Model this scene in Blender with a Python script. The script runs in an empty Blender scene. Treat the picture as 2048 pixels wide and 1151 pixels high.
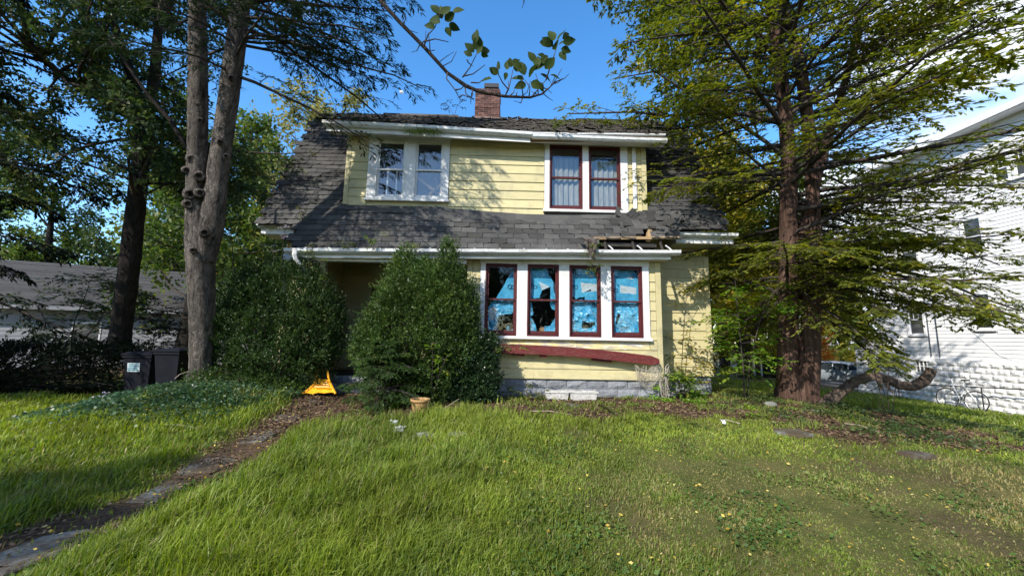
import bpy, math, random
import numpy as np
from mathutils import Vector, Matrix

R = math.radians
rnd = random.Random(7)
sc = bpy.context.scene
col = sc.collection

# ------------------------------------------------------------------ camera
CAM = np.array([0.0, 0.0, 1.6])
FPX, PITCH, ROLL, YAW = 760.0, R(7.36), 0.018, R(0.95)
fw = np.array([math.sin(YAW) * math.cos(PITCH), math.cos(YAW) * math.cos(PITCH), math.sin(PITCH)])
rt0 = np.array([math.cos(YAW), -math.sin(YAW), 0.0])
up0 = np.cross(rt0, fw)
rt = rt0 * math.cos(ROLL) + up0 * math.sin(ROLL)
up = up0 * math.cos(ROLL) - rt0 * math.sin(ROLL)
cam = bpy.data.cameras.new('camera')
cam.sensor_width = 36.0
cam.lens = FPX / 2048.0 * 36.0
cam.clip_end = 3000.0
cam.clip_start = 0.05
cam_o = bpy.data.objects.new('camera', cam)
col.objects.link(cam_o)
cam_o.matrix_world = Matrix((( rt[0], up[0], -fw[0], CAM[0]), (rt[1], up[1], -fw[1], CAM[1]), (rt[2], up[2], -fw[2], CAM[2]), (0, 0, 0, 1)))
sc.camera = cam_o

# ------------------------------------------------------------------ light
SUN_AZ, SUN_EL = R(216.0), R(37.5)            # compass bearing of the sun: behind the camera, to the left
world = bpy.data.worlds.new('World'); sc.world = world; world.use_nodes = True
wn = world.node_tree.nodes; wl = world.node_tree.links
for n in list(wn): wn.remove(n)
w_out = wn.new('ShaderNodeOutputWorld'); w_bg = wn.new('ShaderNodeBackground'); w_sky = wn.new('ShaderNodeTexSky')
w_sky.sky_type = 'NISHITA'; w_sky.sun_disc = False
w_sky.sun_elevation = SUN_EL; w_sky.sun_rotation = SUN_AZ
w_sky.altitude = 200.0; w_sky.air_density = 1.0; w_sky.dust_density = 0.35; w_sky.ozone_density = 1.9
w_bg.inputs[1].default_value = 0.15
# broken fair-weather cloud: noise over the direction of view, thicker towards the east
w_tc = wn.new('ShaderNodeTexCoord')
w_map = wn.new('ShaderNodeMapping'); w_map.inputs['Scale'].default_value = (1.0, 1.0, 2.2); w_map.inputs['Location'].default_value = (0.3, 0.15, 0.0)
w_noi = wn.new('ShaderNodeTexNoise'); w_noi.inputs['Scale'].default_value = 2.1; w_noi.inputs['Detail'].default_value = 7.0; w_noi.inputs['Roughness'].default_value = 0.55
w_sep = wn.new('ShaderNodeSeparateXYZ')
w_east = wn.new('ShaderNodeMapRange'); w_east.inputs['From Min'].default_value = 0.30; w_east.inputs['From Max'].default_value = 0.72
w_east.inputs['To Min'].default_value = -0.16; w_east.inputs['To Max'].default_value = 0.24
w_add = wn.new('ShaderNodeMath'); w_add.operation = 'ADD'
w_rmp = wn.new('ShaderNodeMapRange'); w_rmp.inputs['From Min'].default_value = 0.50; w_rmp.inputs['From Max'].default_value = 0.66
w_mix = wn.new('ShaderNodeMix'); w_mix.data_type = 'RGBA'
w_mix.inputs[7].default_value = (4.3, 4.6, 5.0, 1)
w_hsv = wn.new('ShaderNodeHueSaturation'); w_hsv.inputs['Saturation'].default_value = 1.30; w_hsv.inputs['Value'].default_value = 1.12
wl.new(w_tc.outputs['Generated'], w_map.inputs[0]); wl.new(w_map.outputs[0], w_noi.inputs[0])
wl.new(w_tc.outputs['Generated'], w_sep.inputs[0]); wl.new(w_sep.outputs[0], w_east.inputs[0])
wl.new(w_noi.outputs[0], w_add.inputs[0]); wl.new(w_east.outputs[0], w_add.inputs[1]); wl.new(w_add.outputs[0], w_rmp.inputs[0])
wl.new(w_sky.outputs[0], w_hsv.inputs['Color'])
wl.new(w_rmp.outputs[0], w_mix.inputs[0]); wl.new(w_hsv.outputs[0], w_mix.inputs[6])
wl.new(w_mix.outputs[2], w_bg.inputs[0]); wl.new(w_bg.outputs[0], w_out.inputs[0])

sun = bpy.data.lights.new('sun', 'SUN'); sun.energy = 3.6; sun.angle = R(0.53); sun.color = (1.0, 0.93, 0.82)
sun_o = bpy.data.objects.new('sun', sun); col.objects.link(sun_o)
S_DIR = Vector((math.sin(SUN_AZ) * math.cos(SUN_EL), math.cos(SUN_AZ) * math.cos(SUN_EL), math.sin(SUN_EL)))
sun_o.rotation_euler = S_DIR.to_track_quat('Z', 'Y').to_euler(); sun_o.location = S_DIR * 60

sc.view_settings.view_transform = 'Standard'; sc.view_settings.look = 'None'
sc.view_settings.gamma = 1.0; sc.view_settings.use_curve_mapping = False
sc.view_settings.exposure = 1.05
sc.render.engine = 'CYCLES'
cy = sc.cycles
cy.max_bounces = 7; cy.diffuse_bounces = 3; cy.glossy_bounces = 3; cy.transmission_bounces = 4; cy.transparent_max_bounces = 10
cy.use_denoising = True; cy.use_adaptive_sampling = True; cy.adaptive_threshold = 0.01
cy.caustics_reflective = False; cy.caustics_refractive = False

# ------------------------------------------------------------------ helpers: pixel of the photograph -> point of the place
def ray(px, py): return fw + rt * ((px - 1024) / FPX) + up * ((575.5 - py) / FPX)
def atD(px, py, d): return CAM + ray(px, py) * d
def atY(px, py, y):
    r = ray(px, py); return CAM + r * (y / r[1])
def atZ(px, py, z):
    r = ray(px, py); return CAM + r * ((z - CAM[2]) / r[2])

def hash2(ix, iy, seed):
    n = (ix.astype(np.int64) * 374761393 + iy.astype(np.int64) * 668265263 + seed * 974634777) & 0x7fffffff
    n = ((n ^ (n >> 13)) * 1274126177) & 0x7fffffff
    return ((n ^ (n >> 16)) & 0xffff) / 65535.0
def vnoise(x, y, s=1.0, seed=0):
    x = np.asarray(x, float) * s + 1000.3; y = np.asarray(y, float) * s + 1000.7
    ix, iy = np.floor(x), np.floor(y); fx, fy = x - ix, y - iy
    fx = fx * fx * (3 - 2 * fx); fy = fy * fy * (3 - 2 * fy)
    a, b = hash2(ix, iy, seed), hash2(ix + 1, iy, seed); c, d = hash2(ix, iy + 1, seed), hash2(ix + 1, iy + 1, seed)
    return (a * (1 - fx) + b * fx) * (1 - fy) + (c * (1 - fx) + d * fx) * fy
def fbm(x, y, s=1.0, seed=0):
    return (vnoise(x, y, s, seed) * .55 + vnoise(x, y, s * 2.1, seed + 1) * .28 + vnoise(x, y, s * 4.3, seed + 2) * .17)
def sstep(a, b, x):
    t = np.clip((np.asarray(x, float) - a) / (b - a), 0, 1); return t * t * (3 - 2 * t)

def gz(x, y):
    x = np.asarray(x, float); y = np.asarray(y, float)
    z = .30 * sstep(2.3, 8.2, y)
    z = z - .26 * sstep(6.4, 8.6, -x) * sstep(2.0, 8.0, y)
    q = np.logaddexp(0, (x - 5.6) * 2.2) / 2.2
    z = z - .086 * np.minimum(q, 18)
    z = z + .30 * np.exp(-((x + 5.5) / 1.35) ** 2 - ((y - 7.35) / 1.15) ** 2)
    z = z + .05 * np.exp(-((x - 7.0) / 1.6) ** 2 - ((y - 8.9) / 1.2) ** 2)
    z = z + (fbm(x, y, .9, 3) - .5) * .07 * np.exp(-((y - 5) / 14) ** 2)
    return z
def gz1(x, y): return float(gz(np.array([x]), np.array([y]))[0])

# ------------------------------------------------------------------ helpers: objects
W = {}
def put(o, parent=None, world=None):
    col.objects.link(o)
    if parent is not None:
        o.parent = parent; o.matrix_parent_inverse = W[parent.name].inverted()
    if world is not None: o.matrix_basis = world
    W[o.name] = (world.copy() if world is not None else Matrix.Identity(4))
    return o
def thing(name, label, cat, loc=(0, 0, 0), group=None, kind=None):
    o = bpy.data.objects.new(name, None); o.empty_display_size = .2
    col.objects.link(o); o.location = loc; W[o.name] = Matrix.Translation(Vector(loc))
    return tag(o, label, cat, group, kind)
def tag(o, label=None, cat=None, group=None, kind=None):
    if label: o['label'] = label
    if cat: o['category'] = cat
    if group: o['group'] = group
    if kind: o['kind'] = kind
    return o
def mesh(name, V, F, mat=None, smooth=False, attrs=None):
    me = bpy.data.meshes.new(name)
    V = np.asarray(V, np.float32).reshape(-1, 3)
    if not isinstance(F, list) or (len(F) and isinstance(F[0], (tuple, list))):
        if isinstance(F, list): me.from_pydata([tuple(map(float, v)) for v in V], [], F)
        else: F = [F]
    if isinstance(F, list) and len(F) and isinstance(F[0], np.ndarray):
        me.vertices.add(len(V)); me.vertices.foreach_set('co', V.ravel())
        loops = np.concatenate([f.ravel() for f in F]).astype(np.int32)
        tot = np.concatenate([np.full(len(f), f.shape[1], np.int32) for f in F])
        start = np.concatenate([[0], np.cumsum(tot)[:-1]]).astype(np.int32)
        me.loops.add(len(loops)); me.loops.foreach_set('vertex_index', loops)
        me.polygons.add(len(tot)); me.polygons.foreach_set('loop_start', start)
        try: me.polygons.foreach_set('loop_total', tot)
        except Exception: pass
    for k, a in (attrs or {}).items():
        at = me.attributes.new(k, 'FLOAT', 'POINT'); at.data.foreach_set('value', np.asarray(a, np.float32))
    if smooth: me.polygons.foreach_set('use_smooth', np.ones(len(me.polygons), bool))
    me.update(calc_edges=True)
    if mat is not None: me.materials.append(mat)
    return me
def obj(name, V, F, mat=None, parent=None, smooth=False, attrs=None, world=None):
    return put(bpy.data.objects.new(name, mesh(name, V, F, mat, smooth, attrs)), parent, world)
def inst(name, me, parent, world): return put(bpy.data.objects.new(name, me), parent, world)

class MB:
    def __init__(s): s.v = []; s.f = []
    def add(s, V, F):
        b = len(s.v); s.v += [tuple(map(float, p)) for p in V]; s.f += [tuple(i + b for i in q) for q in F]; return s
    def box(s, x0, x1, y0, y1, z0, z1, M=None):
        V = [(x, y, z) for z in (z0, z1) for y in (y0, y1) for x in (x0, x1)]
        if M is not None: V = [tuple(M @ Vector(p)) for p in V]
        return s.add(V, [(0, 2, 3, 1), (4, 5, 7, 6), (0, 1, 5, 4), (2, 6, 7, 3), (0, 4, 6, 2), (1, 3, 7, 5)])
    def prism(s, prof, a, b, axis='x', M=None):
        """profile of 2D points swept along an axis from a to b"""
        n = len(prof)
        def pt(p, t):
            q = {'x': (t, p[0], p[1]), 'y': (p[0], t, p[1]), 'z': (p[0], p[1], t)}[axis]
            return tuple(M @ Vector(q)) if M is not None else q
        V = [pt(p, a) for p in prof] + [pt(p, b) for p in prof]
        F = [(i, (i + 1) % n, n + (i + 1) % n, n + i) for i in range(n)] + [tuple(range(n - 1, -1, -1)), tuple(range(n, 2 * n))]
        return s.add(V, F)
    def tube(s, pts, rad, sides=8, cap=True):
        P = np.array(pts, float)[None]; r = np.broadcast_to(np.asarray(rad, float), (len(pts),))[None]
        V, F = tubes(P, r, sides); b = len(s.v); s.add(V, [tuple(int(i) for i in q) for q in F])
        if cap:
            s.f.append(tuple(b + i for i in range(sides))[::-1]); s.f.append(tuple(b + len(V) - sides + i for i in range(sides)))
        return s
    def lathe(s, prof, c=(0, 0, 0), n=20):
        b = len(s.v)
        for r_, z in prof:
            for k in range(n):
                a = 2 * math.pi * k / n; s.v.append((c[0] + r_ * math.cos(a), c[1] + r_ * math.sin(a), c[2] + z))
        for i in range(len(prof) - 1):
            for k in range(n): s.f.append((b + i * n + k, b + i * n + (k + 1) % n, b + (i + 1) * n + (k + 1) % n, b + (i + 1) * n + k))
        return s
    def obj(s, name, mat, parent=None, smooth=False, world=None): return obj(name, s.v, s.f, mat, parent, smooth, world=world)
    def mesh(s, name, mat, smooth=False): return mesh(name, s.v, s.f, mat, smooth)

def nrm(a): return a / np.maximum(np.linalg.norm(a, axis=-1, keepdims=True), 1e-9)
def tubes(P, Rad, sides=4):
    """n polylines of K points each -> one array of rings"""
    n, K, _ = P.shape
    T = nrm(np.gradient(P, axis=1))
    ref = np.where(np.abs(T[..., 2:3]) > .85, np.array([1.0, 0, 0]), np.array([0, 0, 1.0]))
    ref = np.broadcast_to(ref[:, :1], T.shape)
    U = nrm(np.cross(T, ref)); Vv = np.cross(T, U)
    a = np.arange(sides) * 2 * math.pi / sides
    ring = P[:, :, None, :] + Rad[:, :, None, None] * (np.cos(a)[None, None, :, None] * U[:, :, None] + np.sin(a)[None, None, :, None] * Vv[:, :, None])
    idx = np.arange(n * K * sides).reshape(n, K, sides)
    A = idx[:, :-1]; B = idx[:, 1:]
    F = np.stack([A, np.roll(A, -1, 2), np.roll(B, -1, 2), B], -1).reshape(-1, 4)
    return ring.reshape(-1, 3), F

# ------------------------------------------------------------------ materials
def nodes(name):
    m = bpy.data.materials.new(name); m.use_nodes = True
    nt = m.node_tree; b = nt.nodes['Principled BSDF']; return m, nt, b
def lk(nt, a, b): nt.links.new(a, b)
def paint(name, c1, c2=None, rough=.6, scale=3.0, detail=6.0, c3=None, s3=14.0, lo=.45, hi=.7, bump=0.0, bscale=40.0, rand=0.0, stretch=(1, 1, 1), spec=.3, metal=0.0, dirt=None, dlo=.55, dhi=.75, dscale=1.2):
    """a base colour broken up by noise, with optional second noise, dirt patches, bump and a little difference from piece to piece"""
    m, nt, b = nodes(name); N = nt.nodes
    geo = N.new('ShaderNodeTexCoord'); mp = N.new('ShaderNodeMapping'); mp.inputs['Scale'].default_value = stretch
    g = N.new('ShaderNodeNewGeometry'); lk(nt, g.outputs['Position'], mp.inputs[0])
    out = None
    rgb = N.new('ShaderNodeRGB'); rgb.outputs[0].default_value = (*c1, 1); out = rgb.outputs[0]
    def layer(prev, colr, sc_, l, h, st=True):
        no = N.new('ShaderNodeTexNoise'); no.inputs['Scale'].default_value = sc_; no.inputs['Detail'].default_value = detail; no.inputs['Roughness'].default_value = .62
        lk(nt, mp.outputs[0] if st else g.outputs['Position'], no.inputs[0])
        mr = N.new('ShaderNodeMapRange'); mr.inputs['From Min'].default_value = l; mr.inputs['From Max'].default_value = h; lk(nt, no.outputs[0], mr.inputs[0])
        mx = N.new('ShaderNodeMix'); mx.data_type = 'RGBA'; lk(nt, mr.outputs[0], mx.inputs[0]); lk(nt, prev, mx.inputs[6]); mx.inputs[7].default_value = (*colr, 1)
        return mx.outputs[2]
    if c2: out = layer(out, c2, scale, lo, hi)
    if c3: out = layer(out, c3, s3, .5, .72)
    if dirt: out = layer(out, dirt, dscale, dlo, dhi, False)
    if rand:
        oi = N.new('ShaderNodeObjectInfo'); mr = N.new('ShaderNodeMapRange'); mr.inputs['To Min'].default_value = 1 - rand; mr.inputs['To Max'].default_value = 1 + rand
        lk(nt, oi.outputs['Random'], mr.inputs[0]); hs = N.new('ShaderNodeHueSaturation'); lk(nt, mr.outputs[0], hs.inputs['Value']); lk(nt, out, hs.inputs['Color']); out = hs.outputs[0]
    lk(nt, out, b.inputs['Base Color'])
    b.inputs['Roughness'].default_value = rough; b.inputs['Specular IOR Level'].default_value = spec; b.inputs['Metallic'].default_value = metal
    if bump:
        no = N.new('ShaderNodeTexNoise'); no.inputs['Scale'].default_value = bscale; no.inputs['Detail'].default_value = 8; no.inputs['Roughness'].default_value = .65; lk(nt, mp.outputs[0], no.inputs[0])
        bp = N.new('ShaderNodeBump'); bp.inputs['Strength'].default_value = bump; bp.inputs['Distance'].default_value = .03; lk(nt, no.outputs[0], bp.inputs['Height']); lk(nt, bp.outputs[0], b.inputs['Normal'])
    return m
def leafm(name, c0, c1, c2, trans=.35, rough=.5, spec=.25, vary=.25, p1=.5):
    """leaves: colour runs over each leaf's own tone, lit through from behind"""
    m, nt, b = nodes(name); N = nt.nodes
    at = N.new('ShaderNodeAttribute'); at.attribute_name = 'tone'
    cr = N.new('ShaderNodeValToRGB'); e = cr.color_ramp.elements
    e[0].color = (*c0, 1); e[1].color = (*c2, 1); k = e.new(p1); k.color = (*c1, 1)
    lk(nt, at.outputs['Fac'], cr.inputs[0])
    g = N.new('ShaderNodeNewGeometry'); no = N.new('ShaderNodeTexNoise'); no.inputs['Scale'].default_value = 1.3; no.inputs['Detail'].default_value = 3; lk(nt, g.outputs['Position'], no.inputs[0])
    mr = N.new('ShaderNodeMapRange'); mr.inputs['From Min'].default_value = .3; mr.inputs['From Max'].default_value = .7; mr.inputs['To Min'].default_value = 1 - vary; mr.inputs['To Max'].default_value = 1 + vary
    lk(nt, no.outputs[0], mr.inputs[0]); hs = N.new('ShaderNodeHueSaturation'); lk(nt, cr.outputs[0], hs.inputs['Color']); lk(nt, mr.outputs[0], hs.inputs['Value'])
    lk(nt, hs.outputs[0], b.inputs['Base Color']); b.inputs['Roughness'].default_value = rough; b.inputs['Specular IOR Level'].default_value = spec
    tr = N.new('ShaderNodeBsdfTranslucent'); hs2 = N.new('ShaderNodeHueSaturation'); hs2.inputs['Saturation'].default_value = 1.15; hs2.inputs['Value'].default_value = 1.25
    lk(nt, hs.outputs[0], hs2.inputs['Color']); lk(nt, hs2.outputs[0], tr.inputs['Color'])
    mx = N.new('ShaderNodeMixShader'); mx.inputs[0].default_value = trans; lk(nt, b.outputs[0], mx.inputs[1]); lk(nt, tr.outputs[0], mx.inputs[2])
    lk(nt, mx.outputs[0], N['Material Output'].inputs['Surface'])
    return m
def bark(name, c1, c2, vs=4.0, hs_=26.0, bump=.9, rough=.9, crack=0.0):
    m, nt, b = nodes(name); N = nt.nodes
    g = N.new('ShaderNodeNewGeometry'); mp = N.new('ShaderNodeMapping'); mp.inputs['Scale'].default_value = (hs_, hs_, vs); lk(nt, g.outputs['Position'], mp.inputs[0])
    no = N.new('ShaderNodeTexNoise'); no.inputs['Scale'].default_value = 1.0; no.inputs['Detail'].default_value = 8; no.inputs['Roughness'].default_value = .7; no.inputs['Distortion'].default_value = .8; lk(nt, mp.outputs[0], no.inputs[0])
    cr = N.new('ShaderNodeValToRGB'); e = cr.color_ramp.elements; e[0].position = .34; e[1].position = .66; e[0].color = (*c1, 1); e[1].color = (*c2, 1); lk(nt, no.outputs[0], cr.inputs[0])
    n2 = N.new('ShaderNodeTexNoise'); n2.inputs['Scale'].default_value = 2.2; n2.inputs['Detail'].default_value = 4; lk(nt, g.outputs['Position'], n2.inputs[0])
    mr = N.new('ShaderNodeMapRange'); mr.inputs['From Min'].default_value = .3; mr.inputs['From Max'].default_value = .7; mr.inputs['To Min'].default_value = .7; mr.inputs['To Max'].default_value = 1.3; lk(nt, n2.outputs[0], mr.inputs[0])
    hv = N.new('ShaderNodeHueSaturation'); lk(nt, cr.outputs[0], hv.inputs['Color']); lk(nt, mr.outputs[0], hv.inputs['Value']); hgt = no.outputs[0]; cout = hv.outputs[0]
    if crack:
        m2 = N.new('ShaderNodeMapping'); m2.inputs['Scale'].default_value = (13, 13, 4.2); lk(nt, g.outputs['Position'], m2.inputs[0])
        wob = N.new('ShaderNodeVectorMath'); wob.operation = 'ADD'; sc3 = N.new('ShaderNodeVectorMath'); sc3.operation = 'SCALE'; sc3.inputs['Scale'].default_value = 1.3; lk(nt, no.outputs['Color'], sc3.inputs[0]); lk(nt, m2.outputs[0], wob.inputs[0]); lk(nt, sc3.outputs[0], wob.inputs[1])
        vo = N.new('ShaderNodeTexVoronoi'); vo.feature = 'DISTANCE_TO_EDGE'; lk(nt, wob.outputs[0], vo.inputs['Vector'])
        cm_ = N.new('ShaderNodeMapRange'); cm_.inputs['From Max'].default_value = .16; lk(nt, vo.outputs['Distance'], cm_.inputs[0])
        mc = N.new('ShaderNodeMix'); mc.data_type = 'RGBA'; mc.blend_type = 'MULTIPLY'; mc.inputs[0].default_value = crack; lk(nt, cout, mc.inputs[6]); lk(nt, cm_.outputs[0], mc.inputs[7]); cout = mc.outputs[2]
        ah = N.new('ShaderNodeMath'); ah.operation = 'ADD'; lk(nt, cm_.outputs[0], ah.inputs[0]); lk(nt, hgt, ah.inputs[1]); hgt = ah.outputs[0]
    lk(nt, cout, b.inputs['Base Color'])
    bp = N.new('ShaderNodeBump'); bp.inputs['Strength'].default_value = bump; bp.inputs['Distance'].default_value = .04; lk(nt, hgt, bp.inputs['Height']); lk(nt, bp.outputs[0], b.inputs['Normal'])
    b.inputs['Roughness'].default_value = rough; b.inputs['Specular IOR Level'].default_value = .15
    return m
def glassm(name, tint=(.92, .95, .95), gloss=.13):
    m, nt, b = nodes(name); N = nt.nodes; N.remove(b)
    tr = N.new('ShaderNodeBsdfTransparent'); tr.inputs[0].default_value = (*tint, 1)
    gl = N.new('ShaderNodeBsdfGlossy'); gl.inputs['Roughness'].default_value = .015; gl.inputs['Color'].default_value = (1, 1, 1, 1)
    no = N.new('ShaderNodeTexNoise'); no.inputs['Scale'].default_value = 2.6; no.inputs['Detail'].default_value = 2
    g = N.new('ShaderNodeNewGeometry'); lk(nt, g.outputs['Position'], no.inputs[0])
    bp = N.new('ShaderNodeBump'); bp.inputs['Strength'].default_value = .12; bp.inputs['Distance'].default_value = .02; lk(nt, no.outputs[0], bp.inputs['Height']); lk(nt, bp.outputs[0], gl.inputs['Normal'])
    lw = N.new('ShaderNodeLayerWeight'); lw.inputs[0].default_value = .5; pw = N.new('ShaderNodeMath'); pw.operation = 'POWER'; pw.inputs[1].default_value = 5; lk(nt, lw.outputs['Facing'], pw.inputs[0]); ad = N.new('ShaderNodeMath'); ad.operation = 'ADD'; ad.inputs[1].default_value = .045 + gloss; ad.use_clamp = True; lk(nt, pw.outputs[0], ad.inputs[0])
    mx = N.new('ShaderNodeMixShader'); lk(nt, ad.outputs[0], mx.inputs[0]); lk(nt, tr.outputs[0], mx.inputs[1]); lk(nt, gl.outputs[0], mx.inputs[2])
    lk(nt, mx.outputs[0], N['Material Output'].inputs['Surface']); return m

M = {}
M['yellow'] = paint('yellow_paint', (.48, .425, .235), (.44, .39, .215), .55, 1.4, rand=.06, c3=(.40, .355, .175), s3=9, stretch=(.5, 1, 2.2), bump=.06, bscale=60, dirt=(.30, .27, .17), dlo=.50, dhi=.80, dscale=2.4)
M['yellow_old'] = paint('peeling_yellow_paint', (.55, .47, .22), (.33, .30, .26), .75, 5, lo=.46, hi=.58, c3=(.62, .6, .55), s3=11, stretch=(.5, 1, 1.8), bump=.3, bscale=30)
M['white'] = paint('white_trim_paint', (.62, .62, .62), (.52, .52, .51), .5, 2.2, rand=.03, c3=(.66, .65, .61), s3=20, bump=.05, bscale=50, dirt=(.42, .40, .36), dlo=.62, dhi=.9, dscale=2.2)
M['gutter'] = paint('white_gutter_metal', (.58, .59, .60), (.42, .42, .38), .4, 2.6, lo=.52, hi=.78, c3=(.30, .29, .24), s3=12, stretch=(.8, 1, 2.5), spec=.5)
M['maroon'] = paint('maroon_paint', (.072, .012, .015), (.052, .011, .012), .5, 5, rand=.08, c3=(.10, .035, .03), s3=30, bump=.1, bscale=50)
M['redboard'] = paint('weathered_red_paint', (.105, .011, .011), (.060, .009, .010), .6, 5, stretch=(.4, 1, 3), c3=(.15, .07, .055), s3=30, bump=.25, bscale=36)
M['wood'] = paint('bare_wood', (.36, .25, .13), (.24, .16, .09), .8, 4, stretch=(.4, 3, 3), c3=(.15, .11, .08), s3=18, bump=.2)
M['shingle'] = paint('dark_asphalt_shingle', (.060, .059, .058), (.090, .087, .083), .92, 2.0, rand=.34, c3=(.034, .036, .039), s3=60, bump=.5, bscale=130, spec=.2, dirt=(.050, .056, .030), dlo=.60, dhi=.8, dscale=1.7)
M['shingle_old'] = paint('curled_old_shingle', (.085, .075, .066), (.050, .046, .044), .95, 5.0, rand=.3, c3=(.15, .13, .11), s3=24, bump=.6, bscale=60, spec=.15, dirt=(.07, .085, .03), dlo=.58, dhi=.75, dscale=2.2)
M['deck'] = paint('roof_deck', (.030, .027, .025), (.05, .04, .034), .95, 6)
M['felt'] = paint('torn_roofing_felt', (.10, .083, .07), (.055, .046, .042), .95, 9, c3=(.17, .14, .12), s3=30, bump=.6)
M['block'] = paint('grey_painted_block', (.185, .195, .215), (.25, .26, .275), .85, 7, rand=.14, c3=(.12, .125, .14), s3=26, bump=.7, bscale=30, dirt=(.40, .39, .37), dlo=.66, dhi=.72, dscale=5.0)
M['mortar'] = paint('pale_mortar', (.34, .33, .31), (.26, .26, .26), .95, 8, bump=.3)
M['wblock'] = paint('white_painted_block', (.76, .76, .77), (.66, .66, .67), .8, 5, rand=.05, bump=.4, bscale=24, c3=(.58, .58, .58), s3=30)
M['clap'] = paint('white_siding', (.80, .80, .81), (.75, .75, .77), .5, 1.5, rand=.02)
M['clap_backing'] = paint('siding_backing', (.5, .5, .52), None, .8)  # plain grey for the wall behind the clapboards
M['brick'] = paint('red_brick', (.115, .055, .044), (.075, .040, .036), .9, 7, rand=.45, c3=(.19, .125, .105), s3=28, bump=.5, bscale=50)
M['brick_pale'] = paint('mortar_smeared_brick', (.27, .18, .155), (.20, .12, .10), .9, 8, rand=.15, bump=.5)
M['sootbrick'] = paint('soot_black_brick', (.055, .040, .036), (.09, .05, .042), .95, 8, rand=.3, bump=.5)
M['dark'] = paint('dark_interior', (.030, .028, .026), (.05, .045, .04), .9, 2)
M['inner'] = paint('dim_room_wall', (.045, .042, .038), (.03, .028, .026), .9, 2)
M['metal_dark'] = paint('dark_metal', (.04, .04, .042), None, .5, metal=.6)
M['steel'] = paint('galvanised_strap', (.55, .56, .58), (.4, .4, .42), .45, 14, metal=.3)
M['curtain'] = paint('faded_curtain', (.20, .20, .175), (.12, .12, .10), .9, 5, stretch=(3, 3, .5), c3=(.27, .265, .24), s3=9)
M['net'] = paint('ragged_pale_net', (.42, .38, .31), (.30, .27, .22), .95, 20)
M['pot'] = paint('mossy_terracotta', (.34, .19, .08), (.18, .12, .05), .9, 9, c3=(.42, .30, .13), s3=22, bump=.5)
M['planter'] = paint('weathered_pale_planter', (.50, .49, .47), (.33, .32, .30), .8, 8, c3=(.22, .2, .18), s3=30)
M['soil'] = paint('dark_potting_soil', (.05, .035, .025), (.09, .06, .04), .95, 20, bump=.6)
M['yplastic'] = paint('yellow_plastic', (.78, .36, .015), (.70, .30, .012), .4, 6, spec=.5)
M['bin'] = paint('dark_navy_plastic', (.006, .007, .012), (.010, .011, .016), .75, 5, spec=.12)
M['stone'] = paint('grey_stone', (.16, .16, .15), (.10, .10, .094), .9, 5, rand=.25, c3=(.30, .29, .26), s3=19, bump=.5, bscale=18, dirt=(.07, .085, .035), dlo=.55, dhi=.7, dscale=3)
M['flag'] = paint('bluestone_flag', (.145, .148, .135), (.095, .09, .075), .85, 3, rand=.25, c3=(.18, .17, .145), s3=17, bump=.5, bscale=16, dirt=(.065, .048, .030), dlo=.40, dhi=.56, dscale=3.1)
M['paper'] = paint('crumpled_white_paper', (.50, .52, .56), (.40, .42, .46), .8, 12, bump=.3)
M['stick'] = paint('dry_stick', (.30, .25, .20), (.20, .16, .12), .9, 14)
M['asphalt'] = paint('asphalt', (.055, .055, .057), (.085, .083, .08), .9, 3, bump=.3)
M['groof'] = paint('faded_garage_shingle', (.055, .053, .051), (.038, .037, .036), .95, 3, rand=.18, c3=(.085, .08, .077), s3=30, bump=.3)
M['gwall'] = paint('dull_white_garage_paint', (.22, .23, .25), (.16, .17, .185), .7, 2, stretch=(.4, .4, 3))
M['orange'] = paint('orange_shingle', (.55, .17, .05), (.42, .12, .04), .8, 6)
M['glass'] = glassm('window_glass', gloss=.07); M['glass_low'] = glassm('lower_window_glass', gloss=.0)
M['film'] = None
M['trunk_grey'] = bark('grey_furrowed_bark', (.045, .038, .034), (.36, .31, .275), 3.0, 14, 1.0, crack=.62)
M['trunk_dark'] = bark('dark_bark', (.018, .015, .013), (.080, .067, .058), 3, 14, crack=.5)
M['trunk_red'] = bark('reddish_fibrous_bark', (.028, .015, .011), (.135, .082, .062), .8, 16, bump=1.0)
M['limb'] = bark('dark_branch_bark', (.022, .018, .016), (.085, .070, .060), 10, 40, .4)
M['limb_grey'] = bark('pale_branch_bark', (.09, .078, .07), (.22, .195, .18), 10, 40, .4)
M['log'] = bark('stripped_log_wood', (.11, .075, .058), (.33, .25, .20), 9, 9, 1.0, crack=.12)
M['f_hem'] = leafm('feathery_green_foliage', (.085, .125, .022), (.20, .215, .034), (.42, .34, .042), .5, .5, .3, .35, .6)
M['f_pine'] = leafm('dark_pine_foliage', (.018, .036, .017), (.035, .060, .026), (.07, .09, .034), .2, .55, .2)
M['f_dark'] = leafm('deep_green_foliage', (.026, .050, .016), (.052, .085, .024), (.14, .15, .034), .35, .5, .25)
M['f_green'] = leafm('mid_green_foliage', (.042, .080, .019), (.085, .135, .030), (.25, .24, .05), .45, .5, .25)
M['f_yel'] = leafm('yellowing_foliage', (.075, .12, .022), (.26, .24, .032), (.50, .33, .035), .45, .5, .2)
M['f_pale'] = leafm('pale_yellow_green_foliage', (.13, .15, .05), (.24, .23, .08), (.38, .32, .12), .45, .6, .2)
M['f_org'] = leafm('orange_foliage', (.33, .14, .03), (.55, .17, .035), (.55, .30, .05), .45, .6, .2)
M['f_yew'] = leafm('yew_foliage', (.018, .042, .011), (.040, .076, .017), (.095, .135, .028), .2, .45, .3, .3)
M['f_yew2'] = leafm('sunlit_yew_foliage', (.026, .058, .014), (.062, .110, .022), (.16, .20, .036), .25, .45, .3, .3)  # lighter copy of the yew leaf with sunlight put into its colour
M['f_box'] = leafm('boxwood_foliage', (.014, .034, .012), (.026, .056, .020), (.055, .09, .03), .2, .32, .5, .25)
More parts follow.
